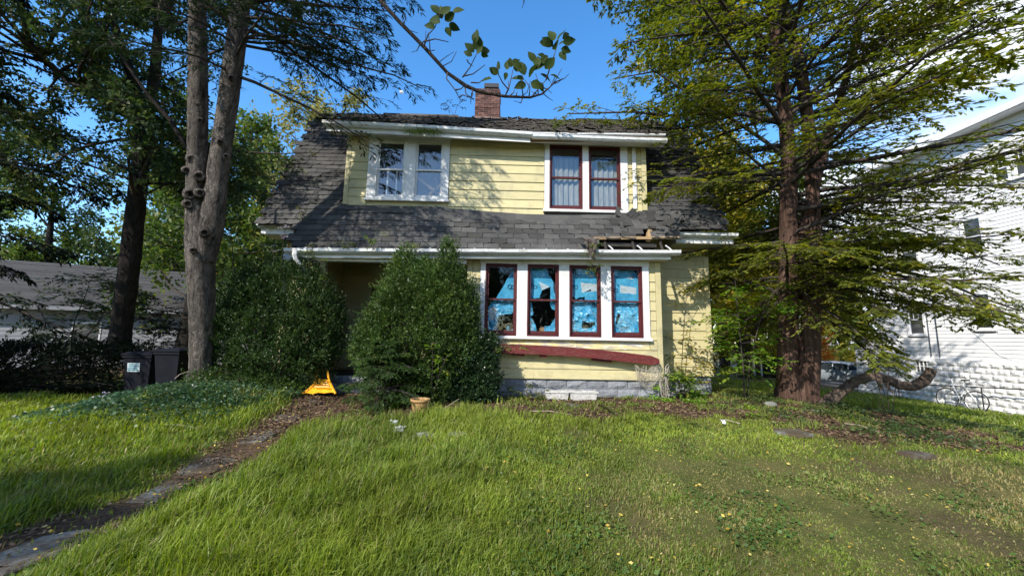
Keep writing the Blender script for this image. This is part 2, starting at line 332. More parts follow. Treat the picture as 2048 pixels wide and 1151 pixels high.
M['f_lime'] = leafm('bright_green_foliage', (.080, .18, .022), (.15, .27, .035), (.32, .34, .045), .5, .45, .3)
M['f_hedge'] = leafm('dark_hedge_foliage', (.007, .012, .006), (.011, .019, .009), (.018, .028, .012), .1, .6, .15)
M['f_ivy'] = leafm('ground_cover_leaf', (.022, .058, .026), (.045, .095, .042), (.12, .15, .05), .3, .4, .4)
M['f_big'] = leafm('large_green_leaf', (.020, .042, .011), (.034, .060, .014), (.065, .085, .02), .35, .6, .12, .15)
M['f_litter'] = leafm('dead_leaf', (.058, .040, .027), (.12, .078, .050), (.25, .17, .105), .15, .8, .1)
M['f_fallen'] = leafm('fallen_yellow_leaf', (.38, .24, .04), (.58, .42, .07), (.62, .55, .22), .3, .6, .2)
M['f_grass'] = leafm('grass_blade', (.32, .26, .11), (.100, .155, .023), (.26, .32, .045), .42, .45, .3, .25, .36)
M['f_clover'] = leafm('clover_leaf', (.050, .100, .020), (.080, .14, .028), (.19, .22, .05), .35, .5, .3)
M['petal'] = leafm('pale_lilac_petal', (.55, .52, .62), (.62, .58, .70), (.70, .68, .74), .3, .7, .1)
M['fern'] = leafm('fern_leaf', (.10, .17, .03), (.17, .25, .045), (.32, .32, .06), .5, .5, .2)

# ground: earth, thatch and moss told apart by the share of bare soil at each point
def ground_mat():
    m, nt, b = nodes('lawn_soil'); N = nt.nodes
    g = N.new('ShaderNodeNewGeometry'); at = N.new('ShaderNodeAttribute'); at.attribute_name = 'soil'
    n1 = N.new('ShaderNodeTexNoise'); n1.inputs['Scale'].default_value = 2.0; n1.inputs['Detail'].default_value = 8; n1.inputs['Roughness'].default_value = .7
    n2 = N.new('ShaderNodeTexNoise'); n2.inputs['Scale'].default_value = 26; n2.inputs['Detail'].default_value = 6; n2.inputs['Roughness'].default_value = .7
    lk(nt, g.outputs['Position'], n1.inputs[0]); lk(nt, g.outputs['Position'], n2.inputs[0])
    r1 = N.new('ShaderNodeValToRGB'); e = r1.color_ramp.elements; e[0].position = .32; e[1].position = .7; e[0].color = (.045, .060, .014, 1); e[1].color = (.13, .115, .042, 1); lk(nt, n1.outputs[0], r1.inputs[0])
    r2 = N.new('ShaderNodeValToRGB'); e = r2.color_ramp.elements; e[0].position = .35; e[1].position = .7; e[0].color = (.040, .026, .017, 1); e[1].color = (.15, .098, .062, 1); lk(nt, n2.outputs[0], r2.inputs[0])
    mx = N.new('ShaderNodeMix'); mx.data_type = 'RGBA'; lk(nt, at.outputs['Fac'], mx.inputs[0]); lk(nt, r1.outputs[0], mx.inputs[6]); lk(nt, r2.outputs[0], mx.inputs[7])
    lk(nt, mx.outputs[2], b.inputs['Base Color']); b.inputs['Roughness'].default_value = .95; b.inputs['Specular IOR Level'].default_value = .1
    bp = N.new('ShaderNodeBump'); bp.inputs['Strength'].default_value = .8; bp.inputs['Distance'].default_value = .03; lk(nt, n2.outputs[0], bp.inputs['Height']); lk(nt, bp.outputs[0], b.inputs['Normal'])
    return m
M['ground'] = ground_mat()

# ------------------------------------------------------------------ ground
PATH = np.array([atZ(px, py, .1)[:2] for px, py in ((665, 805), (600, 838), (520, 880), (430, 925), (330, 972), (215, 1018), (110, 1062), (-40, 1125))])
PATH[0] = (-3.55, 8.3)
def pathdist(x, y):
    d = np.full(np.shape(x), 99.0)
    for a, b in zip(PATH[:-1], PATH[1:]):
        ab = b - a; t = np.clip(((x - a[0]) * ab[0] + (y - a[1]) * ab[1]) / (ab @ ab), 0, 1)
        d = np.minimum(d, np.hypot(x - a[0] - ab[0] * t, y - a[1] - ab[1] * t))
    return d
def soil(x, y):
    """share of bare earth, 0 lawn .. 1 bed"""
    x = np.asarray(x, float); y = np.asarray(y, float)
    n = fbm(x, y, 1.1, 11) - .5
    front = 6.35 - .35 * sstep(-1.5, -3.2, x) + .25 * sstep(0, 1.2, x) - .35 * sstep(2.6, 5, x)
    bed = sstep(front - .25, front + .35, y + n * 1.5) * sstep(-4.2, -3.6, x) * (1 - sstep(5.2, 6.6, x))
    hem = np.exp(-((x - 6.9) / 2.9) ** 4 - ((y - 7.5) / 1.75) ** 4) * 1.05
    hem = sstep(.15, .75, hem + n * .9)
    pth = 1 - sstep(.22, .55, pathdist(x, y) + n * .7)
    side = sstep(9.6, 10.5, y) * .35
    left = sstep(9.3, 9.9, y) * sstep(6.6, 7.4, -x) * .85
    bare = sstep(.60, .70, fbm(x, y, .9, 31)) * .55 * sstep(.2, 1.8, x)
    return np.clip(np.maximum.reduce([bed, hem, pth, side, left, bare]), 0, 1)

def axis(a, b, step, far, nf):
    t = np.linspace(0, 1, nf + 1)[1:] ** 2.4
    return np.concatenate([(a - (far * t))[::-1], np.arange(a, b + step / 2, step), b + far * t])
gx = axis(-16, 24, .16, 420, 22); gy = axis(-3, 27, .16, 420, 22)
GX, GY = np.meshgrid(gx, gy); GZ = gz(GX, GY)
so = soil(GX, GY)
GZ = GZ - .02 * (1 - sstep(.15, .4, pathdist(GX, GY))) + (fbm(GX, GY, 5, 8) - .5) * .035 * so
ii = np.arange(GX.size).reshape(GX.shape)
GF = np.stack([ii[:-1, :-1], ii[:-1, 1:], ii[1:, 1:], ii[1:, :-1]], -1).reshape(-1, 4)
tag(obj('ground', np.stack([GX, GY, GZ], -1), [GF], M['ground'], smooth=True, attrs={'soil': so.ravel()}), kind='structure')

# path of half-buried bluestone flags
pth = thing('path', 'worn path of half-buried grey flagstones leading to the porch', None, (PATH[3][0], PATH[3][1], .1), kind='structure')
L = np.concatenate([[0], np.cumsum(np.linalg.norm(np.diff(PATH, axis=0), axis=1))])
s = .9
k = 0
while s < L[-1] - .2:
    i = min(np.searchsorted(L, s) - 1, len(PATH) - 2); t = (s - L[i]) / (L[i + 1] - L[i]); p = PATH[i] * (1 - t) + PATH[i + 1] * t
    ang = math.atan2(*(PATH[i + 1] - PATH[i])[::-1]); ln = rnd.uniform(.34, .62); wd = rnd.uniform(.30, .50)
    pts = []
    for a in range(9):
        th = a / 9 * 2 * math.pi + rnd.uniform(-.15, .15); q = max(abs(math.cos(th)), abs(math.sin(th)))
        u = math.cos(th) / q * ln / 2 * rnd.uniform(.86, 1.0); v = math.sin(th) / q * wd / 2 * rnd.uniform(.86, 1.0)
        pts.append((p[0] + u * math.cos(ang) - v * math.sin(ang), p[1] + u * math.sin(ang) + v * math.cos(ang)))
    n = len(pts); tx, ty = rnd.uniform(-.07, .07), rnd.uniform(-.05, .05)
    top = [(x, y, gz1(x, y) - .010 + (x - p[0]) * tx + (y - p[1]) * ty) for x, y in pts]; bot = [(x, y, z - .07) for x, y, z in top]
    inn = [(p[0] + (x - p[0]) * .93, p[1] + (y - p[1]) * .93, z + .012) for x, y, z in top]
    F = [(i, (i + 1) % n, n + (i + 1) % n, n + i) for i in range(n)] + [(n + i, n + (i + 1) % n, 2 * n + (i + 1) % n, 2 * n + i) for i in range(n)] + [tuple(range(2 * n, 3 * n))]
    obj('flagstone', bot + top + inn, F, M['flag'], pth); s += ln + rnd.choice([.06, .10, .5, .8]); k += 1

# driveway beside the white house
dv = [(17.2, 12, 0), (18.6, 60, 0), (26, 60, 0), (26, 12, 0)]
X, Y = np.meshgrid(np.linspace(17.4, 27, 20), np.linspace(14, 60, 40)); Z = gz(X, Y) + .02; q = np.arange(X.size).reshape(X.shape)
tag(obj('driveway', np.stack([X, Y, Z], -1), [np.stack([q[:-1, :-1], q[:-1, 1:], q[1:, 1:], q[1:, :-1]], -1).reshape(-1, 4)], M['asphalt'], smooth=True), kind='structure')

# ------------------------------------------------------------------ the yellow house
TH = math.atan(1.9); CT, ST = math.cos(TH), math.sin(TH)
def roofpt(x, t, n=0.0):
    """a point of the steep front slope: x along the house, t up the slope from the porch gutter, n off the surface"""
    sag = -.075 * math.exp(-((x - .8) / 2.2) ** 2) * math.exp(-((t - 1.1) / 1.2) ** 2)
    lift = .017 * (x + .5) * max(0.0, 1 - t / 2.5)
    n += sag
    return Vector((x, 8.33 + t * CT - n * ST, 3.44 + t * ST + n * CT + lift))
TD = Vector((0, CT, ST)); ND = Vector((0, -ST, CT))
H = thing('yellow_house', 'dilapidated yellow house with a dark gambrel roof and broken porch eave', 'house', (-.3, 9.5, .3))
# body of the house: walls, floors and partitions as thin slabs
wb = MB()
def slab(*a): wb.box(*a)
slab(-.86, -.60, 8.63, 8.75, .69, 3.40); slab(3.26, 3.54, 8.63, 8.75, .69, 3.40); slab(-.60, 3.26, 8.63, 8.75, .69, 1.60); slab(-.60, 3.26, 8.63, 8.75, 3.31, 3.40)   # bay front
slab(3.44, 3.56, 8.752, 9.5, .3, 3.7); slab(-.88, -.76, 8.752, 10.4, .3, 3.7)                        # bay sides
slab(3.562, 5.14, 9.48, 9.6, .72, 4.2)                                                                # main front wall, right
slab(-5.45, -4.55, 9.48, 9.6, .3, 4.2); slab(-4.62, -4.5, 9.602, 10.4, .3, 3.7); slab(-4.5, -.76, 10.402, 10.5, .3, 3.7)   # porch recess
slab(-4.5, 3.4, 11.6, 11.7, .3, 3.7)
slab(-5.4, 5.1, 15.2, 15.3, .3, 4.2)
wb.obj('wall', M['yellow'], H)
fl = MB(); fl.box(-5.2, 3.5, 8.66, 15.1, .58, .66); fl.box(-5.2, 3.52, 8.66, 15.1, 3.75, 3.85); fl.box(-5.2, 5.0, 9.06, 15.1, 4.42, 4.50)
fl.obj('floor', M['dark'], H)
for x0 in (-5.46, 5.03):
    gw = MB(); gw.prism([(9.61, .3), (9.61, 5.6), (10.80, 7.86), (12.3, 8.9), (13.8, 7.86), (15.19, 5.2), (15.19, .3)], x0, x0 + .11, 'x'); gw.obj('gable_wall', M['yellow'], H)
# rooms behind the windows
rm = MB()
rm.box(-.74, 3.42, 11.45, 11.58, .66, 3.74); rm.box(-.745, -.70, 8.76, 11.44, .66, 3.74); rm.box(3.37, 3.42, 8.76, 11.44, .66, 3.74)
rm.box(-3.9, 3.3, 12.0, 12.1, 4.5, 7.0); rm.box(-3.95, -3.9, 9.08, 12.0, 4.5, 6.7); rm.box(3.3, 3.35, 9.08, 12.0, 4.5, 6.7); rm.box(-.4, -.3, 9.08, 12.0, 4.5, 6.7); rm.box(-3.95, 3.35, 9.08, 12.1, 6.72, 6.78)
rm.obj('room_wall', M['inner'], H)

# siding: one board mesh, laid course by course
EXP = .222
BM = MB().prism([(0, 0), (-.030, 0), (-.030, .012), (-.010, EXP + .006), (0, EXP + .006)], 0, 1, 'x').mesh('siding_board', M['yellow'])
BM_old = MB().prism([(0, 0), (-.030, 0), (-.030, .012), (-.010, EXP + .006), (0, EXP + .006)], 0, 1, 'x').mesh('siding_board', M['yellow_old'])
def board(x0, x1, y, z, h=EXP, me=None, dz=0):
    return inst('siding_board', me or BM, H, Matrix.Translation((x0, y, z)) @ Matrix.Rotation(rnd.uniform(-.0012, .0012) + dz, 4, 'Y') @ Matrix.Diagonal((x1 - x0, rnd.uniform(.9, 1.15), h / EXP, 1)))
def boards(x0, x1, y, z0, z1, me=None, split=()):
    z = z0
    while z < z1 - .03:
        h = min(EXP, z1 - z)
        cuts = [x0] + [c for c in split if x0 < c < x1] + [x1]
        if split: cuts = [x0, rnd.choice([x0 + (x1 - x0) * rnd.uniform(.3, .7)]), x1]
        for a, b in zip(cuts[:-1], cuts[1:]): board(a + .002, b - .002, y, z, h, me)
        z += EXP
boards(-.775, 3.44, 8.63, .70, 1.366, split=(1,))
for a, b in ((-.775, .33), (.335, 1.62), (1.625, 3.27)): board(a, b, 8.63, 1.366, .20, BM_old)
boards(-.775, -.585, 8.63, 1.366, 3.39); boards(3.285, 3.44, 8.63, 1.366, 3.39)
boards(3.565, 5.03, 9.48, .73, 3.96)
boards(-3.90, -3.46, 9.02, 4.72, 6.50); boards(-1.455, .90, 9.02, 4.52, 6.44, split=()); boards(2.985, 3.33, 9.02, 4.72, 6.36)
boards(-4.5, -3.78, 10.40, .70, 3.7); boards(-2.62, -.88, 10.40, .70, 3.7)
# corner boards
for (x0, x1, y, z0, z1) in ((3.443, 3.565, 8.595, .70, 3.39), (-.885, -.778, 8.595, .70, 3.39), (5.033, 5.16, 9.445, .73, 3.95), (-4.01, -3.903, 8.985, 4.74, 6.52), (3.333, 3.455, 8.985, 4.76, 6.36), (-4.63, -4.50, 9.44, .7, 3.4), (-3.775, -3.66, 10.365, .7, 2.95), (-2.74, -2.625, 10.365, .7, 2.95)):
    MB().box(x0, x1, y, y + .034, z0, z1).obj('corner_board', M['yellow'], H)
# dormer carcass behind the boards
dw = MB()
for (x0, x1, z0, z1) in ((-3.98, -3.27, 4.5, 6.6), (-2.53, -2.33, 4.5, 6.6), (-1.59, 1.02, 4.5, 6.6), (1.855, 2.0, 4.5, 6.6), (2.805, 3.43, 4.5, 6.6), (-3.27, -2.53, 4.5, 4.89), (-2.33, -1.59, 4.5, 4.89), (1.02, 1.855, 4.5, 4.72), (2.0, 2.805, 4.5, 4.72), (-3.27, -2.53, 6.42, 6.6), (-2.33, -1.59, 6.42, 6.6), (1.02, 1.855, 6.40, 6.6), (2.0, 2.805, 6.40, 6.6)):
    dw.box(x0, x1, 9.025, 9.08, z0, z1)
for x0 in (-4.0, 3.41): dw.prism([(9.082, 4.6), (9.082, 6.75), (10.6, 7.7), (10.6, 7.55)], x0, x0 + .05, 'x')
dw.obj('dormer_wall', M['yellow'], H)

# windows
def window(x0, x1, y, z0, z1, fm, mid=.5, label=None, gap=0.0, gm='glass'):
    """double-hung window: outer jamb, upper and lower sash each with its pane"""
    w = MB(); t = .030
    w.box(x0, x0 + t, y - .03, y + .10, z0, z1); w.box(x1 - t, x1, y - .03, y + .10, z0, z1); w.box(x0 + t, x1 - t, y - .03, y + .10, z1 - t, z1)
    w.prism([(y - .045, z0 - .01), (y + .10, z0), (y + .10, z0 + .045), (y - .045, z0 + .028)], x0 + t, x1 - t, 'x')
    o = w.obj('window', fm, H)
    if label: o['label'] = label
    zm = z0 + (z1 - z0) * mid; b = .046
    for (a, c, yy, tb, bb) in ((zm - .02, z1 - t, y + .012, b, .04), (z0 + .045 + gap, zm + .022, y + .046, .04, .07)):
        s_ = MB(); xa, xb = x0 + t, x1 - t
        s_.box(xa, xa + b, yy, yy + .03, a, c); s_.box(xb - b, xb, yy, yy + .03, a, c); s_.box(xa + b, xb - b, yy, yy + .03, c - tb, c); s_.box(xa + b, xb - b, yy, yy + .03, a, a + bb)
        so_ = s_.obj('sash', fm, o)
        MB().add([(xa + b - .004, yy + .014, a + bb - .004), (xb - b + .004, yy + .014, a + bb - .004), (xb - b + .004, yy + .014, c - tb + .004), (xa + b - .004, yy + .014, c - tb + .004)], [(0, 1, 2, 3)]).obj('pane', M[gm], o)
    return (x0 + t + b, x1 - t - b)
LW = [(-.465 + k * .9583, .255 + k * .9583) for k in range(4)]
for x0, x1 in LW: window(x0, x1, 8.60, 1.635, 3.265, M['maroon'], .50, gm='glass_low')
UW = [(-3.262, -2.538, 4.905, 6.41, M['white']), (-2.322, -1.598, 4.905, 6.41, M['white']), (1.03, 1.848, 4.735, 6.39, M['maroon']), (2.008, 2.797, 4.735, 6.37, M['maroon'])]
for k, (x0, x1, z0, z1, fm) in enumerate(UW): window(x0, x1, 8.99, z0, z1, fm, .50, gap=.0)
def casing(x0, x1, y, z0, z1): MB().box(x0, x1, y, y + .03, z0, z1).obj('casing_board', M['white'], H)
def casing_group(ws, xa, xb, y, z0, z1, top, sill):
    casing(xa, ws[0][0] - .002, y, z0, z1); casing(ws[-1][1] + .002, xb, y, z0, z1)
    for (a, b), (c, d) in zip(ws[:-1], ws[1:]): casing(b + .002, c - .002, y, z0, z1)
    MB().box(xa - .02, xb + .02, y - .004, y + .032, z1 + .002, top).obj('casing_board', M['white'], H)
    MB().prism([(y - .05, sill), (y + .04, sill), (y + .04, z0 - .002), (y - .03, z0 - .006), (y - .05, z0 - .02)], xa - .03, xb + .03, 'x').obj('window_sill', M['white'], H)
casing_group(LW, -.583, 3.283, 8.572, 1.632, 3.268, 3.385, 1.565)
casing_group([(a, b) for a, b, *_ in UW[:2]], -3.455, -1.46, 8.965, 4.90, 6.412, 6.52, 4.835)
casing_group([(a, b) for a, b, *_ in UW[2:]], .905, 2.98, 8.965, 4.73, 6.38, 6.44, 4.655)

# foundation of rock-faced blocks
def rock_block(w, h, d, seed, mat, name, amp=.03, nx=4, nz=3):
    r = random.Random(seed); V = []; F = []
    for j in range(nz + 1):
        for i in range(nx + 1):
            e = i in (0, nx) or j in (0, nz)
            V.append((i / nx * w, 0 if e else -r.uniform(.35, 1) * amp, j / nz * h))
    for j in range(nz):
        for i in range(nx):
            a = j * (nx + 1) + i; F.append((a, a + 1, a + nx + 2, a + nx + 1))
    b = len(V); V += [(0, d, 0), (w, d, 0), (w, d, h), (0, d, h)]; n1 = nx; n2 = nz * (nx + 1)
    F += [tuple([b, b + 1] + list(range(n1, -1, -1))), tuple([b + 3] + list(range(n2, n2 + nx + 1)) + [b + 2]),
          tuple([b] + [j * (nx + 1) for j in range(nz + 1)] + [b + 3]), tuple([b + 1, b + 2] + [j * (nx + 1) + nx for j in range(nz, -1, -1)]), (b, b + 3, b + 2, b + 1)]
    return mesh(name, V, F, mat)
fnd = MB(); fnd.box(-.86, 3.52, 8.67, 8.74, .05, .695); fnd.box(3.57, 5.10, 9.53, 9.58, .05, .725); fnd.box(-5.0, -.9, 8.67, 8.74, .05, .66)
fo = fnd.obj('foundation', M['mortar'], H)
RB = [rock_block(.445, .192, .06, s, M['block'], 'block', .035) for s in range(5)]
for r_ in range(3):
    z = .10 + r_ * .20; x = -.87 - (.22 if r_ % 2 else 0)
    while x < 3.5:
        a = max(x, -.87); b_ = min(x + .445, 3.53)
        if b_ - a > .06: inst('block', RB[rnd.randrange(5)], fo, Matrix.Translation((a, 8.655, z)) @ Matrix.Diagonal(((b_ - a) / .445, 1, 1, 1)))
        x += .455
    x = 3.58 + (.2 if r_ % 2 else 0)
    while x < 5.0:
        b_ = min(x + .445, 5.12); inst('block', RB[rnd.randrange(5)], fo, Matrix.Translation((x, 9.515, z + .03)) @ Matrix.Diagonal(((b_ - x) / .445, 1, 1, 1))); x += .455
    x = -5.0
    while x < -1.0: inst('block', RB[rnd.randrange(5)], fo, Matrix.Translation((x, 8.655, z)) @ Matrix.Diagonal((1, 1, 1, 1))); x += .455

# porch recess: posts, door, ceiling beam
for x in (-4.98,):
    p = MB(); p.box(x, x + .11, 8.47, 8.58, .66, 3.36); p.obj('porch_post', M['yellow'], H)
MB().box(-5.0, -.9, 8.45, 8.60, 3.22, 3.36).obj('porch_beam', M['white'], H)
dr_ = MB(); dr_.box(-3.65, -2.75, 10.36, 10.40, .68, 2.85); dm = dr_.obj('porch_door', paint('dark_brown_door', (.06, .035, .025), (.09, .05, .035), .6, 6), H)
for (x0, x1, z0, z1) in ((-3.53, -3.24, .85, 1.6), (-3.16, -2.87, .85, 1.6), (-3.53, -2.87, 1.75, 2.7)): MB().box(x0, x1, 10.345, 10.358, z0, z1).obj('door_panel', M['dark'], dm)
MB().tube([(-2.84, 10.36, 1.6), (-2.84, 10.32, 1.6)], .03).obj('door_knob', M['steel'], dm)

# ---- roof
def shingled(x, t):
    if t < .80 and not (-4.80 - .22 * t < x < 3.99): return False
    if not (-5.80 < x < 5.26): return False
    if t > 1.42 and -4.03 < x < 3.47: return False
    if 2.02 < x < 3.99 and -.1 < t < .53: return False
    if 3.18 < x < 3.46 and .52 <= t < .80: return False
    return True
rfV = []; rfF = []; xs = np.arange(-5.82, 5.30, .10); ts = np.arange(0, 5.21, .10)
vid = {}
def rv(x, t, n=-.018):
    k = (round(x, 3), round(t, 3))
    if k not in vid: vid[k] = len(rfV); rfV.append(tuple(roofpt(x, t, n)))
    return vid[k]
for i in range(len(xs) - 1):
    for j in range(len(ts) - 1):
        x, t = xs[i] + .05, ts[j] + .05
        if not shingled(x, t): continue
        rfF.append((rv(xs[i], ts[j]), rv(xs[i + 1], ts[j]), rv(xs[i + 1], ts[j + 1]), rv(xs[i], ts[j + 1])))
roof = obj('roof', rfV, rfF, M['deck'], H)
def shingle_mesh(w, seed, curl=0.0, mat='shingle', h=.235, name='shingle'):
    r = random.Random(seed); nx = 3; V = []; F = []
    for (v, nz) in ((0, .024), (.10, .015), (h, .001)):
        for i in range(nx + 1):
            u = -w / 2 + w * i / nx; jag = r.uniform(-.008, .006) if v == 0 else 0
            V.append((u, v + jag, nz + (curl * abs(u / w * 2) ** 2 if v < .05 else curl * .3 * abs(u / w * 2) ** 2 if v < .2 else 0) + r.uniform(0, .004)))
    for j in range(2):
        for i in range(nx): a = j * (nx + 1) + i; F.append((a, a + 1, a + nx + 2, a + nx + 1))
    b = len(V)
    for i in range(nx + 1): x, y, z = V[i]; V.append((x, y, z - .022))
    for i in range(nx): F.append((b + i, b + i + 1, i + 1, i))
    F.append((b, 0, nx + 1)); F.append((nx, b + nx, 2 * nx + 1))
    return mesh(name, V, F, M[mat])
SH = [shingle_mesh(.345, s, c) for s, c in ((1, 0), (2, .004), (3, .008), (4, .02), (5, 0), (6, .003))]
spots = []
row = 0; t = 0.0
while t < 5.05:
    off = (.178 if row % 2 else 0) + rnd.uniform(-.02, .02); x = -5.9 + off
    while x < 5.4:
        if shingled(x, t + .05) and shingled(x - .17, t + .05) | shingled(x + .17, t + .05): spots.append((x, t))
        x += .357
    t += .163; row += 1
def smat(x, t, big=1.0):
    a = rnd.gauss(0, .010) * big; p = roofpt(x, t + rnd.uniform(-.008, .008), .002)
    X = Vector((math.cos(a), 0, 0)) + TD * math.sin(a); Yv = TD * math.cos(a) - Vector((1, 0, 0)) * math.sin(a)
    n = (ND - TD * rnd.uniform(0, .03) * big).normalized()
    return Matrix(((X.x, Yv.x, n.x, p.x), (X.y, Yv.y, n.y, p.y), (X.z, Yv.z, n.z, p.z), (0, 0, 0, 1)))
def near_key(s): return (s[1] > 1.45) * 5 + (s[0] > 0) * 2 * (s[1] > 1.45) + s[1]
spots.sort(key=near_key)
single = spots[:285]; rest = spots[285:]
for x, t in single:
    if t > 1.10 and -3.7 < x < 3.2: continue
    wild = 1.0 if not (2.6 < x < 4.0 and t < 1.4) else 6.0
    inst('shingle', SH[min(5, int(rnd.random() ** 1.6 * 6))], roof, smat(x, t, wild))
jm = MB()
for x, t in rest:
    me = SH[rnd.randrange(6)]; m_ = smat(x, t, 1.3); jm.add([m_ @ v.co for v in me.vertices], [tuple(p.vertices) for p in me.polygons])
tag(jm.obj('shingle_field', M['shingle'], roof), kind='stuff')
# smooth roofing strips patched in under the dormer, ragged along their lower edge
for (x0, x1, t0, t1, n0) in ((-3.75, -2.1, 1.22, 1.47, .012), (-2.25, .2, 1.08, 1.47, .016), (.1, 1.9, 1.05, 1.47, .014), (1.8, 3.4, 1.16, 1.47, .02), (-2.9, -.9, 1.02, 1.20, .006), (.4, 2.4, .97, 1.15, .006)):
    V = []; F = []; n = 14
    for i in range(n + 1):
        x = x0 + (x1 - x0) * i / n; j = rnd.uniform(-.03, .03)
        V += [tuple(roofpt(x, t0 + j, n0 + rnd.uniform(0, .012))), tuple(roofpt(x, (t0 + t1) / 2, n0)), tuple(roofpt(x, t1, n0)), tuple(roofpt(x, t0 + j, n0 - .014))]
    for i in range(n):
        a = 4 * i; F += [(a, a + 4, a + 5, a + 1), (a + 1, a + 5, a + 6, a + 2), (a + 3, a + 7, a + 4, a)]
    obj('roofing_strip', V, F, M['shingle'], roof)
# torn shingles round the hole
for k in range(13):
    x = rnd.uniform(2.7, 4.1); t = rnd.uniform(.58, 1.3); m_ = smat(x, t, 1) @ Matrix.Rotation(rnd.gauss(0, .35), 4, 'Z') @ Matrix.Rotation(rnd.uniform(.05, .55), 4, 'X') @ Matrix.Rotation(rnd.gauss(0, .25), 4, 'Y')
    m_.translation += ND * rnd.uniform(.01, .05)
    inst('shingle', SH[2 + rnd.randrange(2)], roof, m_ @ Matrix.Diagonal((rnd.uniform(.6, 1.1), rnd.uniform(.7, 1.1), 1, 1)))
# broken eave: bare rafters and the old fascia edge above the slot
a_, b_ = roofpt(2.02, .52, .0), roofpt(4.02, .53, .0)
MB().box(0, (b_ - a_).length, -.03, .03, -.03, .03, Matrix.Translation(a_) @ (b_ - a_).to_track_quat('X', 'Z').to_matrix().to_4x4()).obj('roof_batten', M['wood'], H)
for x in (2.3, 2.95, 3.6):
    p, q = roofpt(x, .02, -.08), roofpt(x, .6, -.08)
    MB().tube([p, q], .035, 4).obj('rafter', M['deck'], H)
    st = MB(); u = roofpt(x + .10, .02, .10); v = roofpt(x + .04, .26, .02); st.tube([u, (u + v) / 2 + Vector((0, -.02, 0)), v], .018, 4); st.obj('gutter_strap', M['steel'], H)
p = roofpt(3.36, .66, -.05)
MB().box(-.05, .05, -.16, .18, -.05, .05, Matrix.Translation(p) @ Matrix.Rotation(.3, 4, 'Y') @ Matrix.Rotation(TH, 4, 'X')).obj('rafter', M['wood'], H)

# upper roof, back slopes
UP = lambda x, y, n=0: Vector((x, y, 6.64 + .663 * (y - 8.62) + n))
def upsag(x): return np.interp(x, [-5.8, -4.43, -1.42, .54, 3.78, 5.3], [.0, .0, -.075, -.15, -.10, -.06])
uV = []; uF = []; ux = np.linspace(-5.8, 5.28, 60); uy = np.linspace(8.60, 12.32, 22); uid = {}
for j, y in enumerate(uy):
    for i, x in enumerate(ux): uV.append((x, y, 6.64 + .663 * (y - 8.62) + upsag(x) * (1 - (y - 8.6) / 3.7)))
for j in range(len(uy) - 1):
    for i in range(len(ux) - 1):
        xm, ym = (ux[i] + ux[i + 1]) / 2, uy[j + 1]
        if ym < 10.7 and not (-4.45 < xm < 3.82): continue
        a = j * len(ux) + i; uF.append((a, a + 1, a + len(ux) + 1, a + len(ux)))
ur = obj('upper_roof', uV, uF, M['deck'], H)
us = MB(); row = 0; y = 8.58
while y < 12.15:
    x = -5.75 + (.17 if row % 2 else 0)
    while x < 5.25:
        if y > 10.72 or -4.35 < x < 3.75:
            z = 6.64 + .663 * (y - 8.62) + upsag(x) * (1 - (y - 8.6) / 3.7); w = .33; c = rnd.random() ** 3 * .07; l = .03 + rnd.random() ** 2 * .05
            V = []
            for (v, nn_) in ((0, l), (.10, l * .6 + .01), (.22, .008)):
                for q, e in ((-.5, c), (0, 0), (.5, c * rnd.random())): V.append((x + q * w * rnd.uniform(.9, 1.02), y + v * .83 + rnd.uniform(-.01, .01), z + v * .55 + nn_ + (e if v == 0 else e * .4)))
            V += [(V[q][0], V[q][1] + .004, V[q][2] - .02) for q in range(3)]
            us.add(V, [(0, 1, 4, 3), (1, 2, 5, 4), (3, 4, 7, 6), (4, 5, 8, 7), (9, 10, 1, 0), (10, 11, 2, 1)])
        x += .345
    y += .145; row += 1
tag(us.obj('curled_shingle', M['shingle_old'], ur), kind='stuff')
br = MB(); br.add([(-5.8, 12.3, 9.07), (5.28, 12.3, 9.0), (5.28, 13.9, 7.95), (-5.8, 13.9, 7.95), (5.28, 15.9, 3.9), (-5.8, 15.9, 3.9)], [(0, 1, 2, 3), (3, 2, 4, 5)]); br.obj('back_roof', M['deck'], H)
for (x0, x1) in ((-4.3, -1.75), (2.3, 5.2)): MB().box(x0, x1, 12.22, 12.40, 9.06 + upsag(x0) * 0, 9.13).obj('ridge_cap', M['metal_dark'], H)

# eaves and gutters
def gutter(x0, x1, yw, zf, h=.11, d=.125, n=8, name='gutter', mat='gutter'):
    prof = [(0, h * .55), (0, 0), (-d * .55, 0), (-d * .95, h * .42), (-d, h), (-d + .012, h), (-d + .016, h * .62), (-.01, h * .60)]
    V = []; F = []; k = len(prof)
    for i in range(n + 1):
        x = x0 + (x1 - x0) * i / n; z = zf(x) + rnd.uniform(-.004, .004)
        V += [(x, yw + p, z + q) for p, q in prof]
    for i in range(n):
        for j in range(k): F.append((i * k + j, (i + 1) * k + j, (i + 1) * k + (j + 1) % k, i * k + (j + 1) % k))
    F += [tuple(range(k - 1, -1, -1)), tuple(range(n * k, n * k + k))]
    return obj(name, V, F, M[mat], H)
zg = lambda x: 3.455 + .0168 * (x + 4.83)
gutter(-4.86, 3.885, 8.325, lambda x: zg(x) - .125, n=16)
fb = MB(); V = []
for x in (-4.80, 3.70): V += [(x, 8.328, zg(x) - .20), (x, 8.328, zg(x) - .02), (x, 8.352, zg(x) - .02), (x, 8.352, zg(x) - .20)]
fb.add(V, [(0, 4, 5, 1), (1, 5, 6, 2), (2, 6, 7, 3), (3, 7, 4, 0), (0, 1, 2, 3), (7, 6, 5, 4)]); fb.obj('fascia', M['white'], H)
